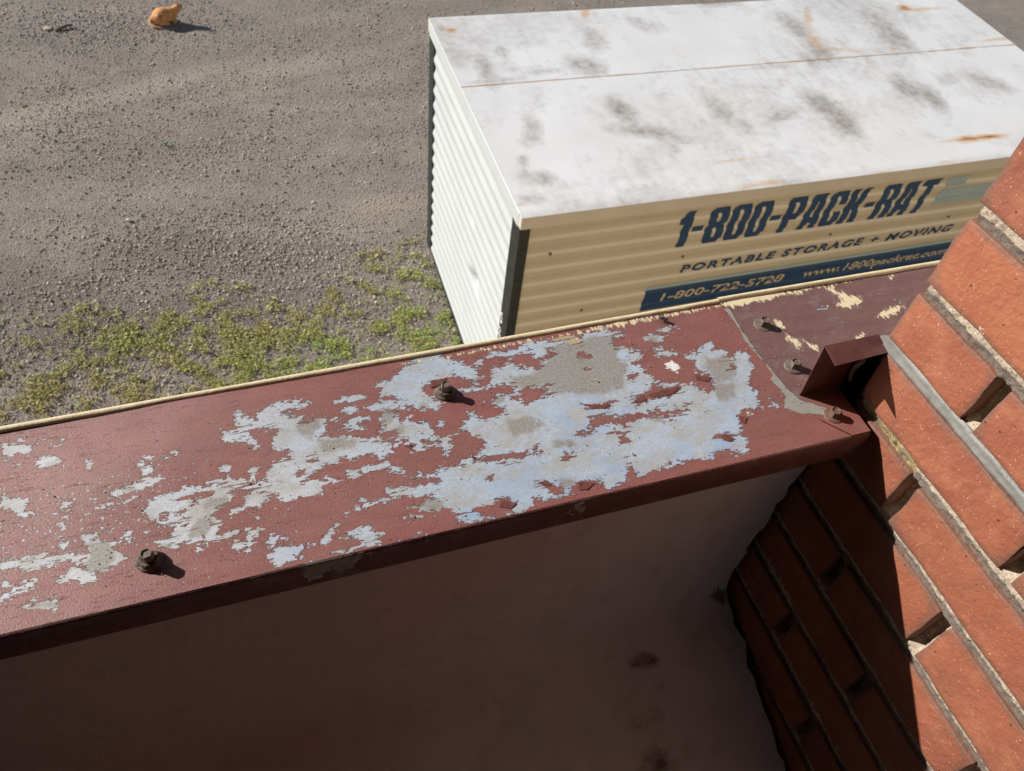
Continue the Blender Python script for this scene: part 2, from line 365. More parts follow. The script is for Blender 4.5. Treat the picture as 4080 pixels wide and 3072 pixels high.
WET = [(350, 700, 520, 90, -8, .85), (800, 690, 260, 90, -8, .7), (100, 640, 200, 60, 0, .8), (480, 560, 330, 60, 0, .7), (420, 535, 110, 26, 5, 1), (560, 540, 70, 24, 0, .7), (380, 500, 90, 16, 0, .6), (60, 585, 90, 34, 0, .7), (520, 580, 260, 30, -6, .45), (905, 130, 22, 200, 0, .35), (150, 340, 120, 26, -10, .25), (900, 500, 80, 30, 0, .35), (1060, 12, 300, 20, 0, .25), (2150, 60, 120, 60, 0, .35), (80, 60, 120, 14, -8, .3), (300, 55, 190, 12, -6, .35)]
Pd = P / 1.8445
attr(yard, 'tan', blobs(Pd, TAN)); attr(yard, 'wet', blobs(Pd, WET))

GRASS = [(-40, 905), (-40, 650), (60, 680), (200, 668), (300, 690), (430, 622), (600, 640), (680, 650), (745, 575), (830, 550), (925, 525), (975, 620), (1010, 760)]
def grass_density(Q):
    d = sdf_poly(Q, GRASS + [(1000, 900)])
    xx = np.clip((d + 22) / 55, 0, 1)
    low = np.clip((Q[:, 1] - 560) / 260, 0, 1)
    gap = blobs(Q, [(640, 650, 70, 22, -10, .9), (760, 690, 80, 22, -20, .7), (130, 760, 120, 30, -20, .6), (930, 680, 40, 34, 0, .6), (480, 790, 60, 20, -10, .4), (60, 820, 60, 20, 0, .3)])
    return np.clip(xx * (.55 + .6 * low) - .6 * gap, 0, 1)
def rotm(n):
    q = rng.normal(size=(n, 4)); q /= np.linalg.norm(q, axis=1)[:, None]; w_, x, y, z = q.T
    return np.stack([np.stack([1 - 2 * (y * y + z * z), 2 * (x * y - z * w_), 2 * (x * z + y * w_)], -1), np.stack([2 * (x * y + z * w_), 1 - 2 * (x * x + z * z), 2 * (y * z - x * w_)], -1), np.stack([2 * (x * z - y * w_), 2 * (y * z + x * w_), 1 - 2 * (x * x + y * y)], -1)], 1)
# stones: deformed octahedra, sizes by patch
n = 260000
x = rng.uniform(-5.5, 9, n); y = rng.uniform(3.3, 13, n); pts = np.stack([x, y, np.zeros(n)], -1)
Q = px(pts) / 1.8445
ok = (Q[:, 0] > -120) & (Q[:, 0] < 2330) & (Q[:, 1] > -90) & (Q[:, 1] < 960) & ~((x > 1.42) & (x < 6.4) & (y > 3.3) & (y < 5.7))
rough_ = blobs(Q, [(560, 560, 320, 90, 0, .9), (850, 560, 120, 40, 0, .7), (300, 520, 220, 60, 0, .7), (200, 640, 280, 70, -10, .7), (300, 800, 420, 110, -8, .6), (420, 300, 500, 110, -8, .25), (200, 60, 300, 50, 0, .35), (750, 700, 250, 100, 0, .6)])
patch = fbm(x * 1.3, y * 2.2, 21)
ok &= rng.uniform(size=n) < np.clip(.22 + 1.3 * rough_ + 1.2 * (patch - .5), .05, 1)
x, y, rough_ = x[ok], y[ok], rough_[ok]; n = len(x)
oct_v = np.array([[1, 0, 0], [-1, 0, 0], [0, 1, 0], [0, -1, 0], [0, 0, 1], [0, 0, -1]], float)
oct_f = np.array([[0, 2, 4], [2, 1, 4], [1, 3, 4], [3, 0, 4], [2, 0, 5], [1, 2, 5], [3, 1, 5], [0, 3, 5]])
s = np.minimum(np.exp(rng.normal(math.log(.0078), .45, n)) * (1 + .4 * rough_), .023)
V = oct_v[None] * rng.uniform(.6, 1.25, (n, 6, 1)) * np.stack([s, s * rng.uniform(.6, 1, n), s * rng.uniform(.4, .75, n)], -1)[:, None]
V = np.einsum('nij,nkj->nki', rotm(n), V)
zg = (fbm(x * .8, y * .8, 3) - .5) * .05 + (fbm(x * 3, y * 3, 9) - .5) * .012
V += np.stack([x, y, zg + s * .18], -1)[:, None]
o = mesh_np('gravel', V.reshape(-1, 3), (oct_f[None] + 6 * np.arange(n)[:, None, None]).reshape(-1, 3), M_stone)
tag(o, 'loose grey and tan gravel stones scattered over the yard', 'gravel', kind='stuff'); print('stones', n)
# weeds: small leaves in tufts
nt_ = 52000
x = rng.uniform(-4.2, 2.2, nt_); y = rng.uniform(2.6, 7.2, nt_); Q = px(np.stack([x, y, np.zeros(nt_)], -1)) / 1.8445
dn = grass_density(Q); cl = fbm(x * 3.6, y * 3.6, 5, 4); cl2 = fbm(x * 9, y * 9, 15, 3)
prob = np.clip(dn * 1.0 + (cl - .5) * 2.6 + (cl2 - .5) * 4.6 - .62, .05, 1) * (dn > .02)
ok = (rng.uniform(size=nt_) < prob) & ~((x > 1.36) & (y > 3.2))
x, y, dn, cl = x[ok], y[ok], dn[ok], cl[ok]; Qk = Q[ok]
nl = 9; n = len(x) * nl
X = np.repeat(x, nl) + rng.normal(0, .016, n); Y = np.repeat(y, nl) + rng.normal(0, .016, n)
ln = rng.uniform(.010, .026, n) * np.where(rng.uniform(size=n) < .06, 1.7, 1); wd = ln * rng.uniform(.3, .6, n); an = rng.uniform(0, 2 * math.pi, n); up = rng.uniform(.1, .9, n)
dx = np.stack([np.cos(an), np.sin(an), up], -1) * ln[:, None]; sx = np.stack([-np.sin(an), np.cos(an), rng.uniform(-.3, .3, n)], -1) * wd[:, None] * .5
zg = (fbm(X * .8, Y * .8, 3) - .5) * .05
b0 = np.stack([X, Y, zg + .008 + rng.uniform(0, .022, n)], -1)
V = np.stack([b0, b0 + dx * .5 + sx, b0 + dx, b0 + dx * .5 - sx], 1)
o = mesh_np('weeds', V.reshape(-1, 3), (np.array([[0, 1, 2, 3]])[None] + 4 * np.arange(n)[:, None, None]).reshape(-1, 4), M_weed)
lush = np.repeat(np.clip(blobs(Qk, [(960, 690, 120, 160, 0, .9), (720, 770, 260, 60, -10, .9), (300, 740, 240, 40, -10, .5), (930, 600, 70, 60, 0, .5), (20, 700, 50, 40, 0, .6)]) + .12 * (cl > .6), 0, 1), nl)
attr(o, 'lush', np.repeat(lush, 4)); tag(o, 'low yellow green weeds creeping over the gravel beside the container', 'weeds', kind='stuff'); print('leaves', n)

# ------------------------------------------------------------------ storage container
X0, X1, Y0, Y1, ZT = 1.374, 6.44, 3.261, 5.70, 2.362
ct = empty('storage_container', ((X0 + X1) / 2, (Y0 + Y1) / 2, 0), 'white and tan portable storage container with navy lettering, parked on the gravel', 'storage container')
OFF = np.array([(X0 + X1) / 2, (Y0 + Y1) / 2, 0.0])
def cbox(name, b, mat, bevel=.003): 
    o = box(name, (b[0] - OFF[0], b[1] - OFF[0], b[2] - OFF[1], b[3] - OFF[1], b[4], b[5]), mat, ct, bevel); return o
def prof(z):                                       # inward depth of the ribbed sheet at height z
    u = ((2.145 - z) / .1335) % 1.0
    return np.interp(u, [0, .08, .60, .68, 1], [1, 0, 0, 1, 1]) * .009
def zbreaks(lo, hi):
    r = []
    for k_ in range(-3, 20):
        for u in (0, .08, .60, .68):
            z_ = 2.145 - .1335 * (k_ + u)
            if lo < z_ < hi: r.append(z_)
    return sorted(r)
# roof: two sheets either side of the rusty seam
def roof_sheet(y0, y1, dz):
    xs_ = np.linspace(X0, X1, 190); ys_ = np.linspace(y0, y1, 48)
    Xg, Yg, f_ = grid(xs_, ys_)
    Zg = ZT + dz + (fbm(Xg * .9, Yg * .9, 31) - .5) * .016 * np.clip(np.minimum(np.minimum(Xg - X0, X1 - Xg), np.minimum(Yg - Y0, Y1 - Yg)) / .3, 0, 1)
    Zg = Zg - .006 * np.clip(1 - np.minimum(np.abs(Yg - Y0), np.abs(Yg - Y1)) / .03, 0, 1)
    o_ = mesh_np('roof_sheet', np.stack([Xg - OFF[0], Yg - OFF[1], Zg], -1), f_, M_roof, ct, True)
    P_ = px(np.stack([Xg, Yg, Zg], -1)); Pd_ = P_ / 1.8445
    seam = 4.698
    dirt = blobs(Pd_, [(1050, 150, 45, 22, 60, .9), (1080, 110, 22, 18, 40, .7), (1265, 140, 50, 22, 10, 1), (1290, 90, 26, 36, -30, .7), (1170, 155, 60, 8, -5, .6), (1385, 50, 60, 14, 15, .5), (1380, 55, 50, 12, 20, .5),
        (1150, 270, 34, 20, 50, .7), (1145, 300, 26, 22, 0, .6), (1165, 385, 60, 18, 10, .8), (1130, 345, 16, 14, 0, .9), (1150, 430, 40, 12, 0, .7), (1345, 240, 46, 20, 32, 1), (1400, 285, 80, 16, 6, 1), (1470, 300, 50, 14, 10, .8), (1440, 320, 50, 24, 0, .6),
        (1560, 240, 60, 22, 38, .8), (1610, 270, 34, 16, 45, .8), (1690, 250, 60, 14, -20, .7), (1780, 230, 70, 22, 32, 1), (1820, 260, 54, 28, 45, 1), (1720, 60, 60, 18, 38, 1), (1770, 110, 60, 22, 38, 1), (1930, 80, 60, 26, 42, 1), (1880, 40, 60, 20, 30, .8), (1760, 130, 40, 20, 20, .8),
        (1960, 190, 54, 20, 32, .9), (2010, 210, 50, 16, 42, 1), (2050, 170, 34, 16, 0, .6), (2140, 180, 70, 14, 18, .8), (1545, 6, 60, 10, 0, .9), (1220, 400, 70, 12, -4, .5), (1060, 175, 70, 6, -4, .8), (1650, 145, 110, 9, -5, .55), (960, 65, 20, 14, 50, .6), (1450, 350, 90, 24, 10, .4)])
    dirt = np.maximum(dirt, .22 + 1.0 * (fbm(Xg * .9 + Yg * .6, Yg * 1.8 - Xg * .5, 77, 5) - .45))
    rust = blobs(Pd_, [(976, 66, 14, 6, 0, .95), (1265, 28, 12, 14, 20, .7), (1580, 345, 60, 4, -6, .55), (1640, 342, 40, 4, -6, .5), (2110, 298, 70, 7, -5, 1.05), (2060, 302, 34, 4, -5, .8), (1955, 18, 16, 7, 10, 1.0), (1990, 20, 60, 5, -4, .6),
        (1745, 40, 12, 24, -10, .6), (1760, 90, 14, 40, -35, .55), (1840, 108, 70, 4, 4, .55), (1640, 397, 60, 10, -6, .55), (2060, 350, 60, 8, -6, .4), (1400, 410, 50, 5, -6, .4), (1130, 440, 24, 5, 0, .5), (1930, 105, 10, 4, 0, .7), (1500, 386, 30, 4, -6, .4), (2150, 85, 70, 4, -6, .6)])
    ds = np.abs(Yg - seam); wob = fbm(Xg * 5, Xg * 0 + 3, 12)
    rust = np.maximum(rust, np.clip(1 - ds / .02, 0, 1) * (.55 + .9 * (wob - .3)))
    rust = np.maximum(rust, np.clip(1 - (Yg - Y0) / .04, 0, 1) * (fbm(Xg * 4, Xg * 0, 14) - .25) * 1.2)
    attr(o_, 'dirt', dirt); attr(o_, 'rust', rust); return o_
roof_sheet(Y0, 4.70, 0); roof_sheet(4.696, Y1, .002)
# header rails round the roof
cbox('header_rail', (X0 + .002, X1 - .002, Y0 + .001, Y0 + .05, 2.262, ZT - .008), M_head)
cbox('header_rail', (X0 + .002, X1 - .002, Y1 - .05, Y1 - .001, 2.262, ZT - .008), M_head)
cbox('end_header', (X0 + .001, X0 + .045, Y0 + .051, Y1 - .051, 2.245, ZT - .008), M_end)
cbox('end_header', (X1 - .045, X1 - .001, Y0 + .051, Y1 - .051, 2.245, ZT - .008), M_end)
for xa in (X0, X1 - .09):                          # corner posts
    for ya in (Y0 + .018, Y1 - .17): cbox('corner_post', (xa + .008, xa + .078, ya, ya + .152, .10, 2.26), M_black, .004)
cbox('base_rail', (X0 + .01, X1 - .01, Y0 + .012, Y0 + .09, .03, .14), M_black)
cbox('base_rail', (X0 + .01, X1 - .01, Y1 - .09, Y1 - .012, .03, .14), M_black)
cbox('base_rail', (X0 + .012, X0 + .09, Y0 + .09, Y1 - .09, .03, .10), M_black)
cbox('base_rail', (X1 - .09, X1 - .012, Y0 + .09, Y1 - .09, .03, .10), M_black)
YF = Y0 + .03; XL = X0 + .032
zz = np.array([.135] + [z_ for z_ in zbreaks(.135, 2.262)] + [2.262])
def sheet_long(name, y, sgn, mat):
    xs_ = np.linspace(X0 + .076, X1 - .076, 20); Xg, Zg, f_ = grid(xs_, zz)
    return mesh_np(name, np.stack([Xg - OFF[0], y + sgn * prof(Zg) - OFF[1], Zg], -1), f_, mat, ct)
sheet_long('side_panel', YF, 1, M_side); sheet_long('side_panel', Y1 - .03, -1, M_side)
# ribbed end sheet with a dent
ys_ = np.linspace(Y0 + .172, Y1 - .02, 90); z2 = np.unique(np.concatenate([np.linspace(.10, 2.245, 120), zbreaks(.1, 2.245)]))
Yg, Zg, f_ = grid(ys_, z2)
u = ((2.145 - Zg) / .1335) % 1.0
pe = (.5 - .5 * np.cos(2 * math.pi * (u - .3))) ** 1.0 * .015
dent = .05 * np.exp(-(((Yg - 4.12) / .09) ** 2 + ((Zg - 1.02) / .075) ** 2)) + .012 * np.exp(-(((Yg - 4.3) / .05) ** 2 + ((Zg - 1.5) / .04) ** 2))
mesh_np('end_panel', np.stack([XL - .021 + pe + dent - OFF[0], Yg - OFF[1], Zg], -1), f_, M_end, ct, True)
cbox('end_panel', (X1 - .03, X1 - .012, Y0 + .13, Y1 - .13, .1, 2.245), M_end)
cbox('end_trim', (X0 + .012, X0 + .030, Y1 - .022, Y1 - .003, .10, 2.26), M_black)

def conform(ob, y, lo, hi):                        # wrap a flat print onto the ribbed side
    me = ob.data; bm = bmesh.new(); bm.from_mesh(me)
    for z_ in zbreaks(lo, hi):
        bmesh.ops.bisect_plane(bm, geom=bm.verts[:] + bm.edges[:] + bm.faces[:], plane_co=(0, 0, z_), plane_no=(0, 0, 1))
    for v_ in bm.verts: v_.co = Vector((v_.co.x - OFF[0], y + float(prof(v_.co.z)) - OFF[1], v_.co.z))
    bm.to_mesh(me); bm.free(); return ob
def poly_print(name, contours, mat, y):            # contours in (x,z), holes allowed
    cu = bpy.data.curves.new(name, 'CURVE'); cu.dimensions = '2D'; cu.fill_mode = 'BOTH'
    for c_ in contours:
        sp_ = cu.splines.new('POLY'); sp_.points.add(len(c_) - 1); sp_.use_cyclic_u = True
        for p_, (a, b) in zip(sp_.points, c_): p_.co = (a, b, 0, 1)
    tmp = bpy.data.objects.new('tmp', cu); COL.objects.link(tmp); bpy.context.view_layer.update()
    me = bpy.data.meshes.new_from_object(tmp.evaluated_get(bpy.context.evaluated_depsgraph_get()))
    bpy.data.objects.remove(tmp)
    for v_ in me.vertices: v_.co = Vector((v_.co.x, 0, v_.co.y))
    me.materials.clear(); me.materials.append(mat); me.name = name
    o_ = link(bpy.data.objects.new(name, me), ct); zs_ = [b for c_ in contours for a, b in c_]
    return conform(o_, y, min(zs_), max(zs_))
GL = {
 '1': (.66, [[(.0, .78), (.28, .84), (.42, 1), (1, 1), (1, 0), (.34, 0), (.34, .66), (.0, .66)]]),
 '-': (.55, [[(0, .40), (1, .40), (1, .56), (0, .56)]]),
 '0': (1, [[(.0, .14), (.16, 0), (.84, 0), (1, .14), (1, .86), (.84, 1), (.16, 1), (0, .86)], [(.40, .2), (.44, .16), (.56, .16), (.60, .2), (.60, .8), (.56, .84), (.44, .84), (.40, .8)]]),
 '8': (1, [[(0, .14), (.16, 0), (.84, 0), (1, .14), (1, .42), (.88, .52), (1, .62), (1, .86), (.84, 1), (.16, 1), (0, .86), (0, .62), (.12, .52), (0, .42)], [(.41, .18), (.59, .18), (.60, .40), (.5, .44), (.40, .40)], [(.40, .64), (.5, .60), (.60, .64), (.59, .83), (.41, .83)]]),
 'P': (1, [[(0, 0), (.40, 0), (.40, .36), (.80, .36), (1, .50), (1, .86), (.84, 1), (0, 1)], [(.40, .54), (.56, .54), (.61, .58), (.61, .80), (.56, .83), (.40, .83)]]),
 'A': (1.02, [[(0, 0), (.36, 0), (.39, .20), (.61, .20), (.64, 0), (1, 0), (.86, 1), (.14, 1)], [(.42, .36), (.58, .36), (.53, .78), (.47, .78)]]),
 'C': (1, [[(0, .14), (.16, 0), (.84, 0), (1, .14), (1, .40), (.60, .40), (.60, .20), (.56, .16), (.44, .16), (.40, .2), (.40, .8), (.44, .84), (.56, .84), (.60, .8), (.60, .62), (1, .62), (1, .86), (.84, 1), (.16, 1), (0, .86)]]),
 'K': (1.05, [[(0, 0), (.38, 0), (.38, .36), (.46, .42), (.62, 0), (1, 0), (.76, .54), (1, 1), (.64, 1), (.42, .62), (.38, .60), (.38, 1), (0, 1)]]),
 'R': (1, [[(0, 0), (.40, 0), (.40, .42), (.54, .42), (.60, .36), (.60, 0), (1, 0), (1, .40), (.90, .50), (1, .60), (1, .86), (.84, 1), (0, 1)], [(.40, .58), (.56, .58), (.60, .62), (.60, .80), (.56, .84), (.40, .84)]]),
 'T': (.96, [[(.30, 0), (.70, 0), (.70, .80), (1, .80), (1, 1), (0, 1), (0, .80), (.30, .80)]]),
}
txt = '1-800-PACK-RAT'; gap = .020
wsum = sum(GL[c_][0] for c_ in txt); unit = (2.14 - gap * 13) / wsum
xc = 2.53
for c_ in txt:
    w_ = GL[c_][0] * unit
    poly_print('letter', [[(xc + a * w_, 1.888 + b * .322) for a, b in ct_] for ct_ in GL[c_][1]], M_navy, YF - .003)
    xc += w_ + gap
poly_print('stripe', [[(2.446, 1.276), (6.2, 1.276), (6.2, 1.488), (2.446, 1.488)]], M_navy, YF - .002)
poly_print('stripe', [[(2.446, 1.488), (6.2, 1.488), (6.2, 1.53), (2.446, 1.53)]], M_lblue, YF - .002)
# pale blue carton block of the emblem (the animal on it is left out)
poly_print('emblem_block', [[(4.745, 2.205), (4.93, 2.205), (4.93, 2.12), (4.745, 2.12)]], M_lblue, YF - .0025)
poly_print('emblem_block', [[(4.735, 2.10), (5.30, 2.10), (5.30, 1.955), (4.735, 1.955)]], M_lblue, YF - .0025)
def text_print(name, body, x0, x1, z0, z1, mat, y, off=.02, space=1.0):
    cu = bpy.data.curves.new(name, 'FONT'); cu.body = body; cu.size = 1; cu.offset = off; cu.space_character = space; cu.fill_mode = 'BOTH'; cu.resolution_u = 4
    tmp = bpy.data.objects.new('tmp', cu); COL.objects.link(tmp); bpy.context.view_layer.update()
    me = bpy.data.meshes.new_from_object(tmp.evaluated_get(bpy.context.evaluated_depsgraph_get())); bpy.data.objects.remove(tmp)
    co = np.empty(len(me.vertices) * 3); me.vertices.foreach_get('co', co); co = co.reshape(-1, 3)
    lo, hi = co.min(0), co.max(0); zlo = 0.0 if lo[1] < -.05 else lo[1]; zcap = .69
    for v_ in me.vertices: v_.co = Vector((x0 + (v_.co.x - lo[0]) / (hi[0] - lo[0]) * (x1 - x0), 0, z0 + (v_.co.y - 0) / zcap * (z1 - z0)))
    me.materials.clear(); me.materials.append(mat); me.name = name
    bm = bmesh.new(); bm.from_mesh(me); bm.verts.ensure_lookup_table(); seen = set()
    for v0 in bm.verts:                            # every character is a piece of its own
        if v0.index in seen: continue
        st = [v0]; isl = {v0.index}; seen.add(v0.index)
        while st:
            for e_ in st.pop().link_edges:
                for w_ in e_.verts:
                    if w_.index not in seen: seen.add(w_.index); isl.add(w_.index); st.append(w_)
        fs = {f_ for i_ in isl for f_ in bm.verts[i_].link_faces}
        ix = {i_: n_ for n_, i_ in enumerate(sorted(isl))}
        m2 = bpy.data.meshes.new(name); m2.from_pydata([bm.verts[i_].co[:] for i_ in sorted(isl)], [], [[ix[q_.index] for q_ in f_.verts] for f_ in fs]); m2.materials.append(mat)
        conform(link(bpy.data.objects.new(name, m2), ct), y, z0 - .03, z1 + .03)
    bm.free()
text_print('letter', 'PORTABLE STORAGE + MOVING', 2.683, 5.13, 1.628, 1.706, M_navy, YF - .003, .034, 1.25)
text_print('letter', '1-800-722-5728', 2.60, 3.665, 1.352, 1.44, M_letter, YF - .0045, .014)
text_print('letter', 'www.1800packrat.com', 3.846, 5.27, 1.358, 1.446, M_letter, YF - .0045, .014)
# panel screws along the side
def disc(bm, c_, r_, h_, ax='y', n_=10):
    r0 = bmesh.ops.create_cone(bm, cap_ends=True, segments=n_, radius1=r_, radius2=r_ * .7, depth=h_)
    rot = Matrix.Rotation(math.pi / 2, 3, 'X') if ax == 'y' else Matrix.Identity(3)
    for v_ in r0['verts']: v_.co = rot @ v_.co + Vector(c_)
M_rivet = simple('rusty_rivet', (.12, .07, .04), (.2, .12, .07), 50, .7, 0)
for xr, zr in ((2.651, 1.798), (3.893, 1.80), (1.95, 1.40), (2.62, 1.24), (5.0, 1.80), (4.3, 1.08), (1.62, 2.0)):
    bm = bmesh.new(); disc(bm, (xr - OFF[0], YF + float(prof(zr)) - .004 - OFF[1], zr), .011, .01); obj('rivet', bm, M_rivet, ct)
# scrawled white marks running down the black corner post
for i, (z_, h_) in enumerate(((1.33, .12), (1.21, .05), (1.15, .06), (1.08, .05), (1.01, .07), (.93, .05), (.86, .05), (.80, .05))):
    pts_ = []; yb = 3.40 - .012 * i / 8
    for t in range(14):
        a = t / 14 * 2 * math.pi; pts_.append((yb + .018 * math.cos(a) + .006 * math.sin(3 * a + i), z_ + h_ * .5 * math.sin(a)))
    bm = bmesh.new(); vo = [bm.verts.new((X0 + .0065 - OFF[0], a - OFF[1], b)) for a, b in pts_]
    vi = [bm.verts.new((X0 + .0065 - OFF[0], yb + (a - yb) * .45 - OFF[1], z_ + (b - z_) * .6)) for a, b in pts_]
    for t in range(14): bm.faces.new((vo[t], vo[(t + 1) % 14], vi[(t + 1) % 14], vi[t]))
    obj('scrawl_mark', bm, M_white, ct)

# ------------------------------------------------------------------ building frame (walls plumb, yard falls away a little)
TH = -0.048
RB = np.array([[1, 0, 0], [0, math.cos(TH), -math.sin(TH)], [0, math.sin(TH), math.cos(TH)]])
def bw(p): return EYE + np.asarray(p, float) @ RB.T   # building coords (about the eye) -> world
class Thing:
    def __init__(s, name, base, label, cat, kind=None):
        s.base = np.array(base, float); s.e = empty(name, bw(base), label, cat, kind=kind, rx=TH)
XW = .485; ZC = -.515; YI = .2758
def YO(x): return np.clip(.4575 + (np.asarray(x) + .24) * .0117, .452, .4654)

# ---- parapet / building body
pw = Thing('parapet_wall', (0, .38, -5.2), 'low parapet wall in shade under the red metal coping, cream paint outside', 'parapet wall')
b = pw.base
prof_pts = [(.311, -.535), (.311, -.70), (.311, -.84), (.308, -.875), (.298, -.902), (.275, -.918), (.20, -.948), (.091, -.989), (-.1, -1.045), (-.4, -1.10), (-1.0, -1.12), (-2.6, -1.15)]
pp = [prof_pts[0]]
for a_, c_ in zip(prof_pts[:-1], prof_pts[1:]):
    nn = max(2, int(math.hypot(c_[0] - a_[0], c_[1] - a_[1]) / .012)) if a_[0] > -.3 else 6
    for t in range(1, nn + 1): pp.append((a_[0] + (c_[0] - a_[0]) * t / nn, a_[1] + (c_[1] - a_[1]) * t / nn))
pp = np.array(pp); xs_ = np.unique(np.concatenate([np.linspace(-3, -.8, 8), np.arange(-.8, .462, .01), [.466, .4785]]))
I, J, f_ = grid(np.arange(len(xs_)), np.arange(len(pp)))
Xg = xs_[I]; Yg = pp[J, 0]; Zg = pp[J, 1]
jag = np.where(I == len(xs_) - 1, (fbm(Zg * 80, Yg * 80, 2) - .6) * .018 * (Zg > -1.0), 0)
bul = (fbm(Xg * 6, Zg * 6 + Yg * 5, 8) - .5) * .006
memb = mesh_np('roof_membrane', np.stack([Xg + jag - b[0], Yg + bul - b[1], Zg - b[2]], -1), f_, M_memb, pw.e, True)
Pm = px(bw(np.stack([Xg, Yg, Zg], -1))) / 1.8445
bounce_tint = 1 - np.clip((Pm[:, 0] + (Pm[:, 1] - 1300) * .9 - 850) / 550, 0, 1)  # brown fading to grey: reddish bounce light put into the colour
attr(memb, 'bounce_tint', bounce_tint)
attr(memb, 'grime', blobs(Pm, [(1390, 1430, 24, 40, 80, .75), (1400, 1560, 40, 80, 85, .5), (1420, 1650, 60, 50, 0, .6), (1560, 1290, 30, 20, 0, .9), (1605, 1400, 16, 60, 80, .5), (1430, 1490, 60, 40, 0, .35), (1590, 1240, 14, 60, 0, .5)]))
M_gapshade = simple('gap_shade_backing', (.045, .035, .03), (.07, .055, .045), 60, .9, .002, 200)  # shade in the membrane's edge gap, painted as a near-black backing
box('wall_core', (-9 - b[0], 9 - b[0], .3165 - b[1], .3285 - b[1], -5.5 - b[2], -.537 - b[2]), M_gapshade, pw.e)
box('outer_wall', (-9 - b[0], 9 - b[0], .330 - b[1], .452 - b[1], -5.5 - b[2], -.535 - b[2]), M_wallcream, pw.e)
box('roof_slab', (-9 - b[0], 9 - b[0], -2.6 - b[1], .30 - b[1], -1.35 - b[2], -1.2 - b[2]), M_memb, pw.e)
M_blocker = simple('blocker_dark_paint', (.034, .027, .026), (.045, .036, .034), 9, .8, .002, 60)
hw = Thing('shade_blocker', (-1.2, -.5, -1.2), 'dark walls and roof slab added out of view to dim the sky light', 'light blocker')
hb = hw.base
box('blocker_panel', (-4 - hb[0], 1.2 - hb[0], -.75 - hb[1], -.48 - hb[1], -1.25 - hb[2], .55 - hb[2]), M_blocker, hw.e)  # made-up unseen walls and slab, added to keep sky light off the parapet
box('blocker_panel', (-1.7 - hb[0], -1.5 - hb[0], -.478 - hb[1], .31 - hb[1], -1.25 - hb[2], .55 - hb[2]), M_blocker, hw.e)
box('blocker_eave', (-4 - hb[0], 1.2 - hb[0], -.95 - hb[1], .85 - hb[1], .552 - hb[2], .65 - hb[2]), M_blocker, hw.e)
# torn strands where the membrane meets the brick
M_root = simple('dry_strand', (.10, .07, .05), (.2, .15, .11), 60, .8, 0)
def tube(bm, pts_, r0, r1, n_=5):
    rings = []
    for i, p_ in enumerate(pts_):
        t = i / (len(pts_) - 1); r_ = r0 + (r1 - r0) * t
        d_ = (Vector(pts_[min(i + 1, len(pts_) - 1)]) - Vector(pts_[max(i - 1, 0)])).normalized()
        a_ = d_.orthogonal().normalized(); c_ = d_.cross(a_)
        rings.append([bm.verts.new(Vector(p_) + (a_ * math.cos(2 * math.pi * q / n_) + c_ * math.sin(2 * math.pi * q / n_)) * r_) for q in range(n_)])
    for i in range(len(rings) - 1):
        for q in range(n_): bm.faces.new((rings[i][q], rings[i][(q + 1) % n_], rings[i + 1][(q + 1) % n_], rings[i + 1][q]))
    for r_ in (rings[0][::-1], rings[-1]): bm.faces.new(r_)
for sx_, sz_, ln_ in ((.478, -.66, .10), (.474, -.78, .12), (.479, -.72, .08), (.46, -.885, .05), (.47, -.90, .04), (.476, -.60, .06)):
    pts_ = [(sx_ - b[0] + random.uniform(-.004, .004) * t, .303 - .004 * t + random.uniform(-.004, .004) - b[1], sz_ - ln_ * t / 6 - b[2]) for t in range(7)]
    bm = bmesh.new(); tube(bm, pts_, .0009, .0004); obj('strand', bm, M_root, pw.e)

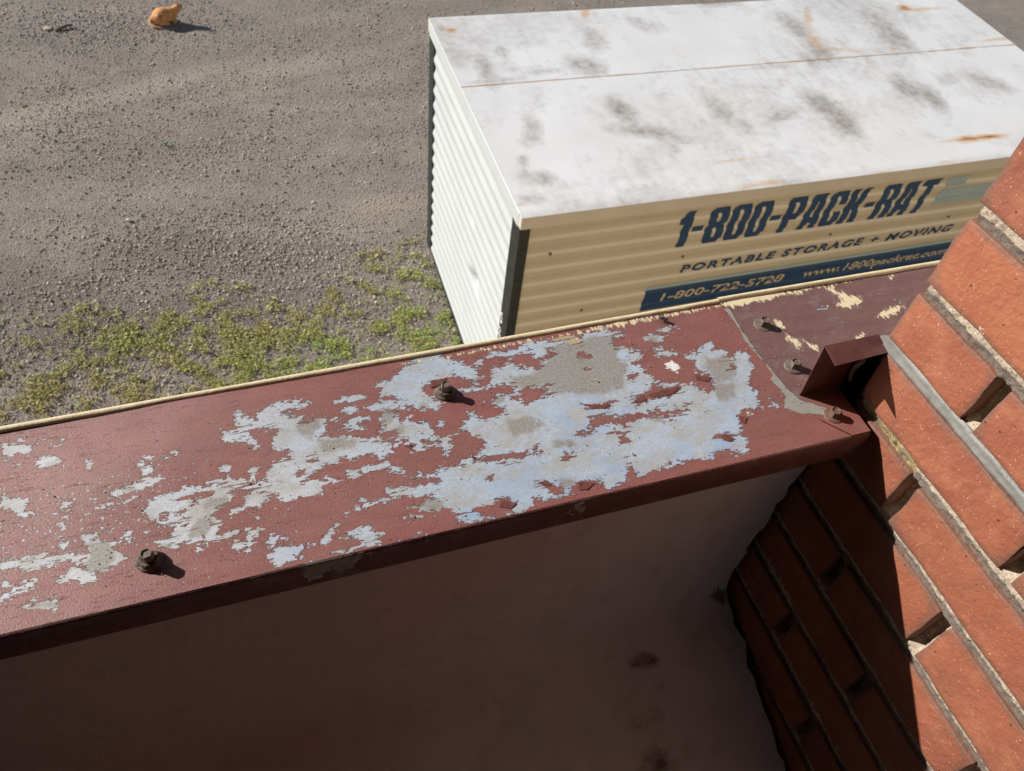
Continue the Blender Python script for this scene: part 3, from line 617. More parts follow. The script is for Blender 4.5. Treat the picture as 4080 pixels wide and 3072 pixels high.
# ---- coping
cp = Thing('parapet_coping', (.1, .37, ZC), 'flat metal parapet coping with flaking dark red paint over bluish bare metal', 'coping')
b = cp.base
BARE = [
 PL(ZA, 0,470,60,455,120,470,200,465,245,495,200,520,120,530,60,580,10,550), PL(ZA,118,430,170,422,150,452), PL(ZA,215,432,390,385,412,400,330,432,240,450),
 PL(ZA,305,462,350,452,420,400,470,418,470,450,410,482,350,475), PL(ZA,238,562,290,532,400,540,432,580,370,632,290,632,238,610), PL(ZA,75,596,125,592,120,606,80,608),
 PL(ZA,578,560,640,562,628,612,590,628), PL(ZA,932,605,985,532,1030,552,1045,590,1040,664,955,660), PL(ZA,1045,585,1165,500,1232,486,1205,520,1110,560,1050,600),
 PL(ZA,758,775,830,740,900,722,1080,676,1105,690,1040,732,940,772,800,805,762,808), PL(ZA,615,890,720,860,900,812,948,786,935,835,800,872,650,902),
 PL(ZA,0,755,60,790,50,820,190,836,182,890,245,930,140,952,60,900,0,890), PL(ZA,378,890,430,838,500,858,480,890,420,918), PL(ZA,395,935,440,925,460,950,430,970), PL(ZA,390,990,440,985,440,1020,400,1020),
 PL(ZA,968,900,1000,838,1120,790,1280,742,1380,742,1440,712,1640,702,1800,712,1900,700,2040,690,2200,700,2200,780,2050,800,1960,870,1900,830,1830,800,1700,850,1840,790,1700,770,1560,790,1585,830,1480,905,1440,960,1530,980,1480,1070,1610,1045,1560,1100,1490,1142,1380,1105,1350,1130,1250,1120,1190,1160,1080,1160,1070,1120,1150,1080,1200,1020,1280,1000,1180,1010,1080,1010,1010,970),
 PL(ZA,1310,1160,1400,1145,1410,1170,1340,1205), PL(ZA,1480,950,1620,880,1700,860,1640,910,1500,960), PL(ZA,1630,820,1700,790,1840,790,1830,850,1720,905,1640,870),
 PL(ZA,1550,250,1640,232,1650,262,1735,285,1740,240,1840,190,2000,152,2092,160,2070,212,1900,250,2060,270,2050,310,2210,285,2210,560,2120,540,2040,495,1900,505,1840,480,1835,410,1900,352,1810,330,1770,372,1690,352,1725,402,1790,505,1730,515,1700,450,1600,430,1492,430,1500,372,1600,362,1580,300),
 PL(ZA,1770,700,1840,600,1890,560,2050,530,2210,520,2210,700,2000,760,1850,720), PL(ZA,1485,600,1540,590,1570,640,1540,665,1490,640), PL(ZA,1675,620,1740,612,1748,680,1720,710,1690,670),
 PL(ZA,1550,1140,1600,1100,1660,1120,1680,1040,1790,1030,1760,1080,1720,1110,1755,1130,1700,1180,1610,1190), PL(ZA,1785,1155,1830,1070,1900,1075,1985,1085,1960,1120,1830,1160),
 PL(ZA,1700,940,1750,930,1780,960,1740,990), PL(ZA,1792,1225,1870,1155,1985,1135,2130,1125,2140,1145,2000,1200,2010,1240,1870,1300,1850,1260), PL(ZA,2040,1240,2110,1210,2110,1232,2060,1250), PL(ZA,2160,1140,2210,1060,2210,1140),
 PL(ZA,0,1245,200,1225,340,1190,420,1175,380,1130,420,1095,470,1120,470,1180,580,1210,540,1270,620,1330,720,1345,640,1390,560,1435,530,1405,550,1380,480,1370,480,1400,380,1400,375,1375,430,1330,520,1270,440,1240,340,1290,200,1320,80,1300,0,1320),
 PL(ZA,560,1080,640,1045,710,1045,700,1075,600,1100,740,1110,820,1130,780,1170,840,1220,875,1212,780,1290,730,1330,600,1330,520,1290,600,1200,590,1120), PL(ZA,0,1400,60,1370,100,1410,0,1450), PL(ZA,60,1440,170,1385,262,1380,240,1425,120,1470,70,1465),
 PL(ZA,0,1480,60,1450,60,1510,0,1520), PL(ZA,145,1555,230,1495,330,1480,420,1465,420,1495,370,1530,380,1575,280,1580,220,1565), PL(ZA,850,1080,880,1045,910,1045,890,1090), PL(ZA,862,1110,895,1095,890,1125,865,1135), PL(ZA,220,990,260,985,245,1005), PL(ZA,100,1150,200,1140,270,1150,180,1170),
 # middle of the sheet
 PL(ZM,-100,430,0,400,100,400,250,400,420,410,660,420,680,440,620,510,560,570,600,640,740,650,620,610,500,540,250,570,100,650,0,700,-80,690),
 PL(ZM,0,700,160,690,300,690,250,730,160,740,160,800,20,820,-40,800), PL(ZM,300,630,340,610,560,600,600,640,760,645,740,670,640,660,560,640,300,690), PL(ZM,215,350,300,330,440,330,470,330,380,370,240,368),
 PL(ZM,230,185,290,130,440,118,440,165,330,180,260,190), PL(ZM,260,215,300,200,380,198,380,240,320,265,262,240), PL(ZM,185,300,230,255,280,290,240,310), PL(ZM,320,300,380,270,470,275,470,310,340,300), PL(ZM,410,210,560,160,640,150,600,130,540,140,540,80,490,75,520,40,630,20,660,-40,850,-200,1000,-120,1180,-60,1220,20,1160,60,1240,90,1170,110,1110,100,1000,160,920,230,700,210,640,220,540,250,420,225),
 PL(ZM,515,280,560,230,640,230,680,290,750,260,740,300,860,295,880,340,900,390,1050,420,1040,500,980,540,920,480,840,490,740,530,740,490,690,440,720,430,640,380,540,370,500,370,560,340),
 PL(ZM,910,320,950,295,980,310,960,350,920,350), PL(ZM,1230,200,1270,60,1450,60,1500,100,1400,110,1420,180,1380,250,1240,290,1180,240,1120,230,1130,270,1040,390,1130,380,1240,430,1230,490,1120,550,1060,600,940,620,880,660,780,650,780,690,930,680,920,710,720,740,550,760,580,790,640,800,540,850,560,870,720,820,930,790,840,830,720,870,740,910,860,920,980,890,1060,960,1140,990,1220,980,1300,950,1200,940,1200,905,1290,890,1340,825,1400,840,1460,860,1430,900,1370,940,1500,920,1590,880,1590,840,1700,820,1760,820,1860,790,1960,720,2040,730,2080,760,2210,730,2210,560,2600,400,2600,-60,1900,-120,1700,-200,1500,-120,1300,-60),
 PL(ZM,675,950,740,925,850,930,800,970,700,962), PL(ZM,850,960,910,940,880,975), PL(ZM,250,1100,330,1060,390,1020,470,1010,500,1060,560,1060,540,1130,440,1160,380,1190,170,1200,240,1180,340,1150,380,1110,290,1115),
 PL(ZM,400,810,440,805,440,840,405,840), PL(ZM,130,1135,160,1060,200,1020,280,985,270,1005,200,1060,170,1140), PL(ZM,200,1020,380,890,560,810,560,825,380,905,220,1030), PL(ZM,0,1150,100,1125,90,1150,0,1180), PL(ZM,0,1225,70,1200,80,1225,10,1240), PL(ZM,640,1110,720,1100,700,1120), PL(ZM,740,1085,860,1060,840,1085),
 # far half of the sheet, below the container
 PL(ZQ,480,1260,540,1230,640,1180,780,1170,840,1130,990,1120,1110,1110,1180,1080,1320,1040,1520,1050,1520,1080,1440,1110,1440,1160,1550,1160,1640,1180,1620,1260,1640,1300,1560,1260,1500,1270,1540,1340,1640,1420,1800,1420,1900,1400,2000,1430,2210,1420,2210,1700,700,1700,600,1500,760,1450,700,1430,740,1340,640,1320,760,1290,720,1240,560,1250,520,1285),
 PL(ZQ,200,1260,300,1255,340,1320,300,1360,440,1340,540,1380,560,1340,500,1440,480,1400,340,1380,180,1390,0,1390,0,1360,60,1340,110,1290),
 PL(ZQ,1730,1040,1800,1000,1860,1030,1820,1080,1750,1060), PL(ZQ,1645,1070,1700,1060,1780,1090,1770,1130,1700,1150,1650,1110), PL(ZQ,1695,1180,1760,1160,1860,1200,1820,1225,1720,1222), PL(ZQ,1980,1250,2020,1170,2080,1120,2130,1170,2210,1190,2210,1420,2100,1350,2000,1330),
 PL(ZW,-40,860,20,840,70,785,110,860,200,880,280,840,340,870,350,910,415,945,370,1000,350,1060,380,1090,430,1110,400,1170,455,1250,330,1245,270,1290,330,1440,355,1500,320,1560,260,1570,250,1520,140,1560,40,1580,-60,1590,-400,1700,-600,1500,-400,1200),
 PL(ZW,480,1165,550,1200,550,1225,500,1215), PL(ZW,180,590,220,600,240,625,200,620), PL(ZW,1170,480,1180,480,1175,490), PL(ZW,1325,490,1385,490,1370,520,1330,515),
]
RED = [PL(ZQ,730,1240,820,1200,880,1195,900,1240,980,1240,990,1180,1050,1185,1040,1220,940,1290,860,1310,780,1290), PL(ZQ,1200,1190,1230,1180,1270,1230,1220,1235), PL(ZQ,600,1465,700,1420,800,1430,760,1460,640,1480), PL(ZQ,740,1490,860,1460,960,1450,1000,1480,940,1510,860,1540,800,1520),
 PL(ZQ,140,1440,200,1400,300,1370,480,1380,480,1440,380,1450,330,1530,230,1520), PL(ZQ,1560,1530,1640,1470,1700,1410,1780,1430,1890,1425,1850,1480,1760,1510,1640,1540), PL(ZQ,1225,1545,1340,1550,1420,1540,1380,1580,1290,1580), PL(ZQ,1540,1355,1590,1350,1585,1385,1555,1380), PL(ZQ,1240,1300,1280,1290,1270,1315),
 PL(ZQ,1640,1300,1660,1250,1760,1230,1860,1220,1980,1240,1990,1330,2110,1370,2080,1460,2010,1440,1960,1410,1800,1400,1700,1390), PL(ZQ,1290,1660,1400,1630,1560,1610,1760,1595,1950,1590,1780,1630,1600,1640,1500,1670),
 PL(ZM,1905,185,2000,195,2095,180,2070,210,2010,225,1930,210), PL(ZM,1060,590,1200,560,1330,525,1520,520,1590,490,1570,505,1500,545,1380,560,1180,580,1090,600), PL(ZM,1020,400,1140,385,1240,440,1220,490,1110,545,1050,540,1010,500), PL(ZM,1575,510,1640,510,1620,525,1590,535), PL(ZM,1780,515,1840,515,1850,545,1800,570), PL(ZM,1260,700,1290,675,1300,710),
 PL(ZM,1595,715,1670,705,1700,740,1760,750,1770,780,1700,805,1690,760,1640,750), PL(ZM,1200,905,1290,890,1340,825,1400,840,1460,860,1430,900,1300,930,1200,940), PL(ZM,1930,350,1960,290,2080,260,2210,270,2210,350,2100,330,2000,340), PL(ZM,2150,380,2210,370,2210,430,2170,430), PL(ZM,1880,380,2000,350,1960,380), PL(ZM,1870,705,2000,715,2060,750,1960,790,1850,800,1800,790),
 PL(ZM,560,430,640,420,680,440,700,470,760,465,740,500,660,520,640,460), PL(ZM,830,440,900,430,940,440,860,460), PL(ZM,1110,550,800,640,640,610,700,570,850,500,960,540,1050,530), PL(ZM,560,620,740,640,640,640), PL(ZM,0,710,100,640,250,570,550,510,500,560,300,640,140,700), PL(ZM,780,700,960,680,940,705,800,720), PL(ZM,1400,110,1520,90,1690,60,1660,130,1560,175,1540,120), PL(ZM,1120,230,1200,180,1320,150,1250,240,1380,200,1380,250,1240,280),
 PL(ZM,40,570,110,560,100,580,50,585), PL(ZW,195,975,230,945,262,965,230,985), PL(ZW,0,1010,60,1000,102,1030,90,1120,20,1110,0,1080), PL(ZW,145,1430,190,1405,250,1445,220,1465,170,1450), PL(ZW,150,1540,220,1510,270,1530,260,1560,170,1570), PL(ZW,45,1265,70,1275,55,1285), PL(ZA,1170,905,1250,900,1230,950,1190,940), PL(ZA,1090,945,1130,925,1125,945,1100,955), PL(ZA,1250,830,1340,805,1440,800,1360,830,1280,840), PL(ZA,1290,850,1330,840,1360,860,1310,870), PL(ZA,1460,930,1540,880,1500,950), PL(ZA,960,565,1010,570,1000,600), PL(ZA,2070,570,2130,560,2110,580), PL(ZA,1980,655,2060,640,2030,690)]
OXIDE = [PL(ZQ,960,1180,1100,1120,1200,1100,1320,1090,1420,1100,1520,1150,1460,1210,1520,1300,1500,1420,1400,1470,1200,1480,1020,1460,980,1400,860,1440,760,1420,780,1360,900,1330,980,1270), PL(ZQ,1660,1080,1740,1085,1740,1130,1680,1130), PL(ZQ,600,1480,680,1470,700,1520,640,1550,605,1520), PL(ZQ,400,1540,450,1530,450,1580,410,1580), PL(ZQ,1700,1630,1760,1620,1760,1650,1710,1650),
 PL(ZM,530,240,620,225,650,270,580,340,530,310), PL(ZM,0,290,90,285,120,340,60,400,0,400), PL(ZM,1290,130,1350,105,1380,140,1340,180,1290,170), PL(ZM,1080,180,1120,175,1130,210,1085,215), PL(ZM,620,350,690,345,690,385,630,385), PL(ZM,1400,300,1560,280,1640,330,1560,390,1440,390), PL(ZM,730,850,860,825,960,850,940,900,850,915,750,890), PL(ZM,1770,700,1870,690,1880,740,1790,750), PL(ZM,1700,440,1840,420,1880,470,1740,490), PL(ZM,120,430,300,420,420,440,260,500,140,500), PL(ZM,1420,0,1700,-40,1720,40,1500,110), PL(ZM,780,180,860,170,860,210,800,210),
 PL(ZA,585,1130,640,1105,720,1110,770,1200,760,1290,700,1335,600,1320,560,1290,620,1220), PL(ZA,590,990,690,980,690,1010,600,1035), PL(ZA,590,1050,690,1042,690,1070,600,1080), PL(ZA,1360,860,1430,820,1520,825,1480,890,1400,900), PL(ZA,1330,980,1440,950,1460,990,1400,1060,1290,1080,1300,1030), PL(ZA,1080,1135,1190,1130,1160,1162,1100,1160), PL(ZA,210,1545,290,1510,340,1500,380,1530,360,1570,260,1575), PL(ZA,2000,340,2060,290,2150,295,2160,350,2100,420,2020,410), PL(ZA,0,1040,60,1050,40,1075,0,1080), PL(ZA,470,1055,530,1050,510,1070), PL(ZA,830,770,900,745,930,760,860,790),
 PL(ZW,60,900,180,880,260,930,240,1040,120,1060,60,980), PL(ZW,100,1080,240,1070,260,1160,140,1180)]
BLUE = [(1250, 915, 60, 60, 0, .9), (1265, 880, 60, 30, 0, .7), (1540, 990, 80, 60, -20, 1.0), (1480, 1040, 90, 30, -10, .9), (1330, 1040, 90, 50, -10, .8), (1200, 1070, 70, 40, 0, .8), (1120, 1060, 70, 50, 0, .6), (1600, 880, 60, 70, 20, .5), (1250, 700, 300, 20, -10, .3), (1130, 1010, 50, 30, 0, .5), (1630, 930, 30, 40, 0, .7), (1380, 880, 60, 20, 0, .5), (900, 780, 200, 40, -10, .3), (1035, 1115, 60, 20, -10, .8), (610, 1180, 70, 30, -10, .4)]
CREAM = [PL(ZW,190,505,400,450,650,440,720,440,700,460,640,462,580,470,480,500,410,512,370,520,260,545,205,530), PL(ZW,185,500,250,500,245,555,205,540), PL(ZW,862,410,900,405,960,450,1040,470,1130,500,1100,535,1020,550,940,545,980,510,960,480,880,440), PL(ZW,700,445,830,415,1100,360,1350,300,1610,262,1610,250,1300,290,800,400,640,440), PL(ZW,1215,600,1300,555,1400,540,1360,575,1290,620,1230,620), PL(ZW,590,730,640,760,700,790,720,830,660,815,610,770), PL(ZW,720,780,800,810,840,850,780,840), PL(ZW,510,630,560,645,590,690,540,690), PL(ZW,1060,760,1100,730,1140,735,1120,760,1080,772), PL(ZW,1290,340,1330,335,1310,365),
 PL(ZQ,1120,1125,1150,1110,1220,1100,1215,1130,1150,1145), PL(ZQ,1130,1120,1180,1150,1170,1085,1120,1090), PL(ZQ,1440,1040,1500,1035,1470,1055), PL(ZQ,0,1270,200,1240,500,1180,860,1110,1110,1075,1400,1000,1700,950,2210,860,2210,880,1900,940,1500,1020,1120,1090,850,1130,500,1200,0,1285)]
SEAL = [PL(ZW,160,555,215,545,250,600,300,690,370,790,430,880,500,960,560,1030,620,1100,700,1170,790,1215,880,1250,860,1280,740,1270,640,1200,560,1120,490,1040,500,1000,440,920,370,850,300,760,270,690,220,620),
 PL(ZW,590,1150,760,1190,900,1230,880,1290,700,1280,580,1240), PL(ZW,1185,745,1300,735,1330,860,1300,870,1210,800)]
def sheet_attrs(o_, W3, cream_px, is_lap=False):
    P_ = px(W3)
    bare = np.minimum(union(P_, BARE), -union(P_, RED) + 2)
    if is_lap: bare = union(P_, [PL(ZW,1325,490,1385,490,1370,520,1330,515), PL(ZW,805,555,890,545,880,560,810,570)])
    wx = np.asarray(W3)[:, 0]; bare = np.where(wx < -.5, np.maximum(bare, (fbm(wx * 14, np.asarray(W3)[:, 1] * 30, 41) - .58) * 260), bare)
    bare = np.clip(bare, -60, 60) - (6 if is_lap else 2)
    attr(o_, 'bare', bare); attr(o_, 'oxide', np.clip(union(P_, OXIDE), -60, 60)); attr(o_, 'cream', np.clip(union(P_, CREAM), -60, 60) + cream_px + (3 if is_lap else 0))
    attr(o_, 'white', np.clip(union(P_, [PL(ZQ,1775,1265,1830,1252,1880,1275,1890,1310,1860,1335,1820,1320,1785,1295), PL(ZA,320,1165,360,1150,370,1170), PL(ZW,320,1255,350,1250,370,1275,335,1280)]) - 3, -60, 60))
    attr(o_, 'seal', np.clip(union(P_, SEAL), -60, 60) + (-4)); attr(o_, 'blue', blobs(P_ / 1.8445, BLUE))
    Q_ = P_ / 1.8445
    attr(o_, 'speck', blobs(Q_, [(200, 1120, 330, 130, -10, 1), (500, 1150, 260, 90, -10, .6), (700, 900, 200, 60, -10, .5), (1500, 800, 200, 80, 0, .5), (1750, 690, 200, 80, 0, .9)]) * (0.0 if is_lap else 1.0) + (-.2 if is_lap else 0))
    attr(o_, 'chalk_sheen', blobs(Q_, [(150, 1000, 420, 170, -12, 1.0), (500, 1100, 300, 120, -12, .8), (250, 1250, 380, 110, -12, 1.0), (330, 900, 260, 60, -12, .8)]))  # left part paler: chalky metal, plus sky sheen put into the paint colour
# main sheet, from the left to the lap seam (the seam runs a little askew)
def seam_x(y): return np.interp(y, [.27, .30, .33, .40, .47], [.462, .437, .427, .4215, .4185])
ys_ = np.concatenate([np.linspace(0, 1, 96)]); xs_ = np.linspace(0, 1, 590)
xs_ = np.concatenate([np.linspace(-.80, -.008, 50), xs_])
U, V_, f_ = grid(xs_, ys_)
xa = -.62
Yg = YI + V_ * (YO(.1) - YI)
Xg = xa + U * (seam_x(Yg) + .004 - xa); Yg = YI + V_ * (YO(Xg) - YI)
Zg = ZC + (fbm(Xg * 9, Yg * 9, 4) - .5) * .0016
top_ = mesh_np('coping_sheet', np.stack([Xg, Yg, Zg], -1) - b, f_, M_cop, cp.e, True)
sheet_attrs(top_, bw(np.stack([Xg, Yg, Zg], -1)), -4)
# right hand sheet lapped over it; it ends at the pier inside its corner and runs on past it outside
def lap_sheet(x1, y0, y1, nx, ny):
    U, V_, f_ = grid(np.linspace(0, 1, nx), np.linspace(0, 1, ny))
    Yg = y0 + V_ * (y1 - y0); Xg = seam_x(Yg) + U * (x1 - seam_x(Yg))
    Zg = ZC + .0016 + (fbm(Xg * 9, Yg * 9, 6) - .5) * .0012
    o_ = mesh_np('lapped_sheet', np.stack([Xg, Yg, Zg], -1) - b, f_, M_lap, cp.e, True)
    sheet_attrs(o_, bw(np.stack([Xg, Yg, Zg], -1)), -3, True)
    attr(o_, 'x', Xg); return o_
lap_sheet(1.1, .3215, .4652, 300, 74)
U, V_, f_ = grid(np.linspace(0, 1, 60), np.linspace(0, 1, 26))
Yg = YI + V_ * (.3215 - YI); Xg = seam_x(Yg) + U * (.4775 - seam_x(Yg)); Zg = ZC + .0016 + U * 0
o_ = mesh_np('lapped_sheet', np.stack([Xg, Yg, Zg], -1) - b, f_, M_cop, cp.e, True); sheet_attrs(o_, bw(np.stack([Xg, Yg, Zg], -1)), -3, True)
# inner fascia with a rounded nose
M_fascia = None
arc = [(YI - .0004, ZC - .0002), (YI - .0016, ZC - .0008), (YI - .0022, ZC - .0022), (YI - .0024, ZC - .012), (YI - .0022, ZC - .030), (YI - .0012, ZC - .0335), (YI + .003, ZC - .0350)]
arc = np.array([(YI + .0006, ZC + .0002)] + arc); xs_ = np.concatenate([np.linspace(-1.49, -.63, 30), np.linspace(-.62, .4765, 560)])
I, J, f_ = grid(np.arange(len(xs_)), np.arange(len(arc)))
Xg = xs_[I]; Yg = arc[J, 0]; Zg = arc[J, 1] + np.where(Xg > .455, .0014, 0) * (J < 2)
o_ = mesh_np('inner_fascia', np.stack([Xg, Yg, Zg], -1) - b, f_, M_cop_shaded, cp.e, True)
FB = [PL(ZM,30,1250,200,1205,500,1160,500,1215,440,1235,370,1240,360,1300,200,1320,60,1370,0,1360,0,1290), PL(ZM,780,1110,880,1085,925,1108,870,1130,790,1138), PL(ZM,1800,935,1860,860,1900,850,1960,880,2020,858,1960,915,1880,925), PL(ZM,1650,1015,1700,985,1750,990,1690,1010), PL(ZA,2030,1340,2080,1300,2210,1250,2210,1340,2080,1385)]
Pf = px(bw(np.stack([Xg, Yg, Zg], -1))); nz = np.full(len(Pf), -60.0)
attr(o_, 'bare', np.clip(np.maximum(union(Pf, FB) - 6, np.where(J < 2, np.minimum(union(Pf, BARE), -union(Pf, RED) + 2), -60)), -60, 60)); 
for nm in ('cream', 'seal', 'white'): attr(o_, nm, nz)
attr(o_, 'oxide', np.clip(union(Pf, FB), -60, 60)); attr(o_, 'blue', nz * 0); attr(o_, 'speck', nz * 0); attr(o_, 'chalk_sheen', nz * 0)
# raised cream hem along the outer edge, then the outer drip face
def hem(x0, x1, dz, name):
    n_ = int((x1 - x0) / .006); xs_ = np.linspace(x0, x1, n_)
    arc_ = np.array([(-.0032, .0001), (-.0022, .0016), (-.0004, .0024), (.0016, .0022), (.0030, .0008), (.0034, -.002), (.0034, -.045), (.001, -.047)])
    I, J, f_ = grid(np.arange(n_), np.arange(len(arc_))); Xg = xs_[I]; wob = (fbm(Xg * 40, Xg * 0, 3) - .5) * .0012
    Yg = YO(Xg) + arc_[J, 0] + wob * (J < 2); Zg = ZC + dz + arc_[J, 1] + (fbm(Xg * 25, Xg * 0, 5) - .5) * .0006
    return mesh_np(name, np.stack([Xg, Yg, Zg], -1) - b, f_, M_cream, cp.e, True)
hem(-1.49, .421, 0, 'hem'); hem(.4185, 1.1, .0022, 'hem')
def on_cop(p):                                     # photo point -> coping plane (building coords)
    d_ = CR @ np.array([p[0] - 2040, -(p[1] - 1536), -F0]); d_ = d_ @ RB; return d_ * (ZC / d_[2])
def flake(f, coords, lift, ang, mat):              # loose chips of paint, curling up off the sheet
    P_ = [on_cop(f(coords[i], coords[i + 1])) for i in range(0, len(coords), 2)]
    c_ = sum(P_) / len(P_); R_ = max(np.linalg.norm(q - c_) for q in P_); dv = np.array([math.cos(ang), math.sin(ang), 0])
    bm = bmesh.new(); n_ = 4; rings = []
    for k_ in range(1, n_ + 1):
        ring = []
        for i in range(len(P_)):
            for t in (0, .5):
                q = P_[i] * (1 - t) + P_[(i + 1) % len(P_)] * t; q = c_ + (q - c_) * (k_ / n_) * (1 + .10 * random.uniform(-1, 1) * (k_ == n_))
                a_ = max(0, np.dot(q - c_, dv) / R_); ring.append(bm.verts.new(Vector(q - b + np.array([0, 0, .0006 + lift * .32 * a_ * a_]))))
        rings.append(ring)
    c0 = bm.verts.new(Vector(c_ - b + np.array([0, 0, .0007]))); m_ = len(rings[0])
    for i in range(m_): bm.faces.new((c0, rings[0][i], rings[0][(i + 1) % m_]))
    for a_, d_ in zip(rings[:-1], rings[1:]):
        for i in range(m_): bm.faces.new((a_[i], d_[i], d_[(i + 1) % m_], a_[(i + 1) % m_]))
    bmesh.ops.solidify(bm, geom=bm.faces[:], thickness=.00025)
    obj('paint_flake', bm, mat, cp.e)
M_chip = simple('red_paint_chip', (.27, .095, .08), (.36, .15, .13), 260, .55, .0004, 700)
FLK = [(ZQ, (1000, 1120, 1080, 1092, 1150, 1085, 1175, 1098, 1120, 1112, 1050, 1124), .004, 1.6, M_cream), (ZQ, (1125, 1118, 1165, 1108, 1225, 1122, 1190, 1140, 1150, 1146), .0018, 0.3, M_cream),
 (ZQ, (1228, 1548, 1330, 1556, 1415, 1545, 1380, 1578, 1290, 1580), .0016, -1.5, M_chip), (ZQ, (1660, 1490, 1760, 1455, 1880, 1432, 1840, 1480, 1740, 1505), .0014, .2, M_chip), (ZQ, (1570, 1530, 1640, 1490, 1660, 1520, 1610, 1542), .0016, 3.4, M_chip),
 (ZM, (1600, 720, 1665, 708, 1700, 738, 1660, 745), .0014, 2.6, M_chip), (ZM, (1360, 840, 1455, 862, 1420, 900, 1340, 885), .0012, .1, M_chip),
 (ZM, (1880, 712, 1990, 722, 1940, 770, 1880, 770), .0012, 1.7, M_chip), (ZM, (690, 470, 760, 465, 740, 495), .0020, .3, M_chip), (ZW, (155, 1425, 190, 1408, 245, 1445, 215, 1462, 175, 1452), .0016, .5, M_chip), (ZW, (270, 1290, 330, 1300, 320, 1340, 285, 1320), .0012, .5, M_chip),
 (ZQ, (1985, 1345, 2100, 1372, 2070, 1400, 2000, 1385), .0014, -.4, M_chip), (ZQ, (200, 1390, 300, 1375, 260, 1420, 190, 1440), .0012, 3.3, M_chip), (ZA, (1100, 335, 1200, 318, 1240, 330, 1140, 350), .0012, 1.6, M_chip), (ZA, (1180, 480, 1225, 470, 1215, 500), .0016, .8, M_chip),
 (ZA, (530, 735, 600, 712, 590, 730, 520, 750), .0018, 1.7, M_chip), (ZA, (1150, 385, 1220, 365, 1290, 358, 1230, 378), .0014, 1.6, M_chip), (ZA, (950, 515, 1020, 505, 1000, 525), .0016, 1.4, M_chip), (ZA, (560, 840, 620, 830, 600, 852), .0016, 1.8, M_chip)]
for a_ in FLK:
    if a_[0] is not ZA: flake(*a_)
# hex head screws with washers
def screw(x, y, r, gunk, mat, tilt=(0, 0), h=.0062):
    e_ = None
    bm = bmesh.new(); c0 = Vector((x - b[0], y - b[1], ZC + .0012 - b[2]))
    T = Matrix.Translation(c0) @ Matrix.Rotation(tilt[0], 4, 'X') @ Matrix.Rotation(tilt[1], 4, 'Y')
    def ring(rad, z_, n_=24, hexa=False, rot=0):
        return [bm.verts.new(T @ Vector((rad * math.cos(2 * math.pi * q / n_ + rot), rad * math.sin(2 * math.pi * q / n_ + rot), z_))) for q in range(n_)]
    rr_ = [(r * 1.1, 0), (r * 1.1, .0009), (r * 1.05, .0014), (r * .74, .0020), (r * .70, .0021)]
    rs = [ring(a_, z_) for a_, z_ in rr_]
    for a_, c_ in zip(rs[:-1], rs[1:]):
        for q in range(24): bm.faces.new((a_[q], a_[(q + 1) % 24], c_[(q + 1) % 24], c_[q]))
    bm.faces.new(rs[-1])
    hexo = []
    rot = random.uniform(0, 1)
    for a_, z_ in ((r * .63, .0018), (r * .61, .0018 + h * .88), (r * .56, .0018 + h), (r * .47, .0018 + h), (r * .43, .0018 + h - .0009)):
        hexo.append(ring(a_, z_, 6, rot=rot))
    for a_, c_ in zip(hexo[:-1], hexo[1:]):
        for q in range(6): bm.faces.new((a_[q], a_[(q + 1) % 6], c_[(q + 1) % 6], c_[q]))
    bm.faces.new(hexo[-1])
    s_ = obj('screw', bm, mat, cp.e)
    if gunk:
        bm = bmesh.new(); n_ = 28; rings = []
        for a_, z_ in ((r * 1.34, -.0008), (r * 1.2, .0012), (r * 1.08, .0030), (r * .98, .0050), (r * .82, .0062), (r * .6, .0056)):
            rings.append([bm.verts.new(c0 + Vector((math.cos(t) * a_ * (1 + .14 * math.sin(3 * t + x * 50) + .07 * random.uniform(-1, 1)), math.sin(t) * a_ * (1 + .12 * math.cos(2 * t + 1) + .07 * random.uniform(-1, 1)), z_ * gunk + .0005 * random.uniform(-1, 1) - .0008))) for t in [2 * math.pi * q / n_ for q in range(n_)]])
        for a_, c_ in zip(rings[:-1], rings[1:]):
            for q in range(n_): bm.faces.new((a_[q], a_[(q + 1) % n_], c_[(q + 1) % n_], c_[q]))
        obj('sealant_collar', bm, M_gunk, s_, True)
    return s_
def on_cop_(p):                                     # photo point -> coping plane (building coords)
    d_ = CR @ np.array([p[0] - 2040, -(p[1] - 1536), -F0]); d_ = d_ @ RB; return d_ * (ZC / d_[2])
for p_, r_, g_, m_, h_ in (((1776, 1570), .0074, 1.0, M_screw, .0105), ((600, 2240), .0076, 1.0, M_screw, .0108), ((3036, 1300), .0084, 0, M_screw, .0072), ((3158, 1466), .0084, 0, M_screw, .0066), ((3316, 1660), .0084, 0, M_screwred, .0068)):
    q_ = on_cop(p_); screw(q_[0], q_[1], r_, g_, m_, (random.uniform(-.04, .04), random.uniform(-.04, .04)), h_)
# end dam flashing: upright leaf against the pier corner with a folded top flange
def pb(p): v_ = RB.T @ (np.asarray(p) ); return v_
P1 = on_cop((3184, 1579)); P2 = pb((.43018, .30787, -.46093)); P3 = pb((.42999, .28807, -.46403))
XR = XW + .0015
def vv(p): return Vector(np.asarray(p, float) - b)
P5 = np.array([XR, P2[1], P2[2] + .0015]); P4 = np.array([XR, P3[1] + .002, P3[2] + .0012]); P6 = np.array([XR, P1[1] + .001, ZC])
bm = bmesh.new()
q1, q2, q3, q4, q5, q6 = [bm.verts.new(vv(p_)) for p_ in (P1, P2, P3, P4, P5, P6)]
bm.faces.new((q1, q6, q5, q2)); bm.faces.new((q2, q5, q4, q3))
bmesh.ops.subdivide_edges(bm, edges=bm.edges[:], cuts=5, use_grid_fill=True)
bmesh.ops.solidify(bm, geom=bm.faces[:], thickness=.0005)
obj('end_dam_flashing', bm, M_flash, cp.e)
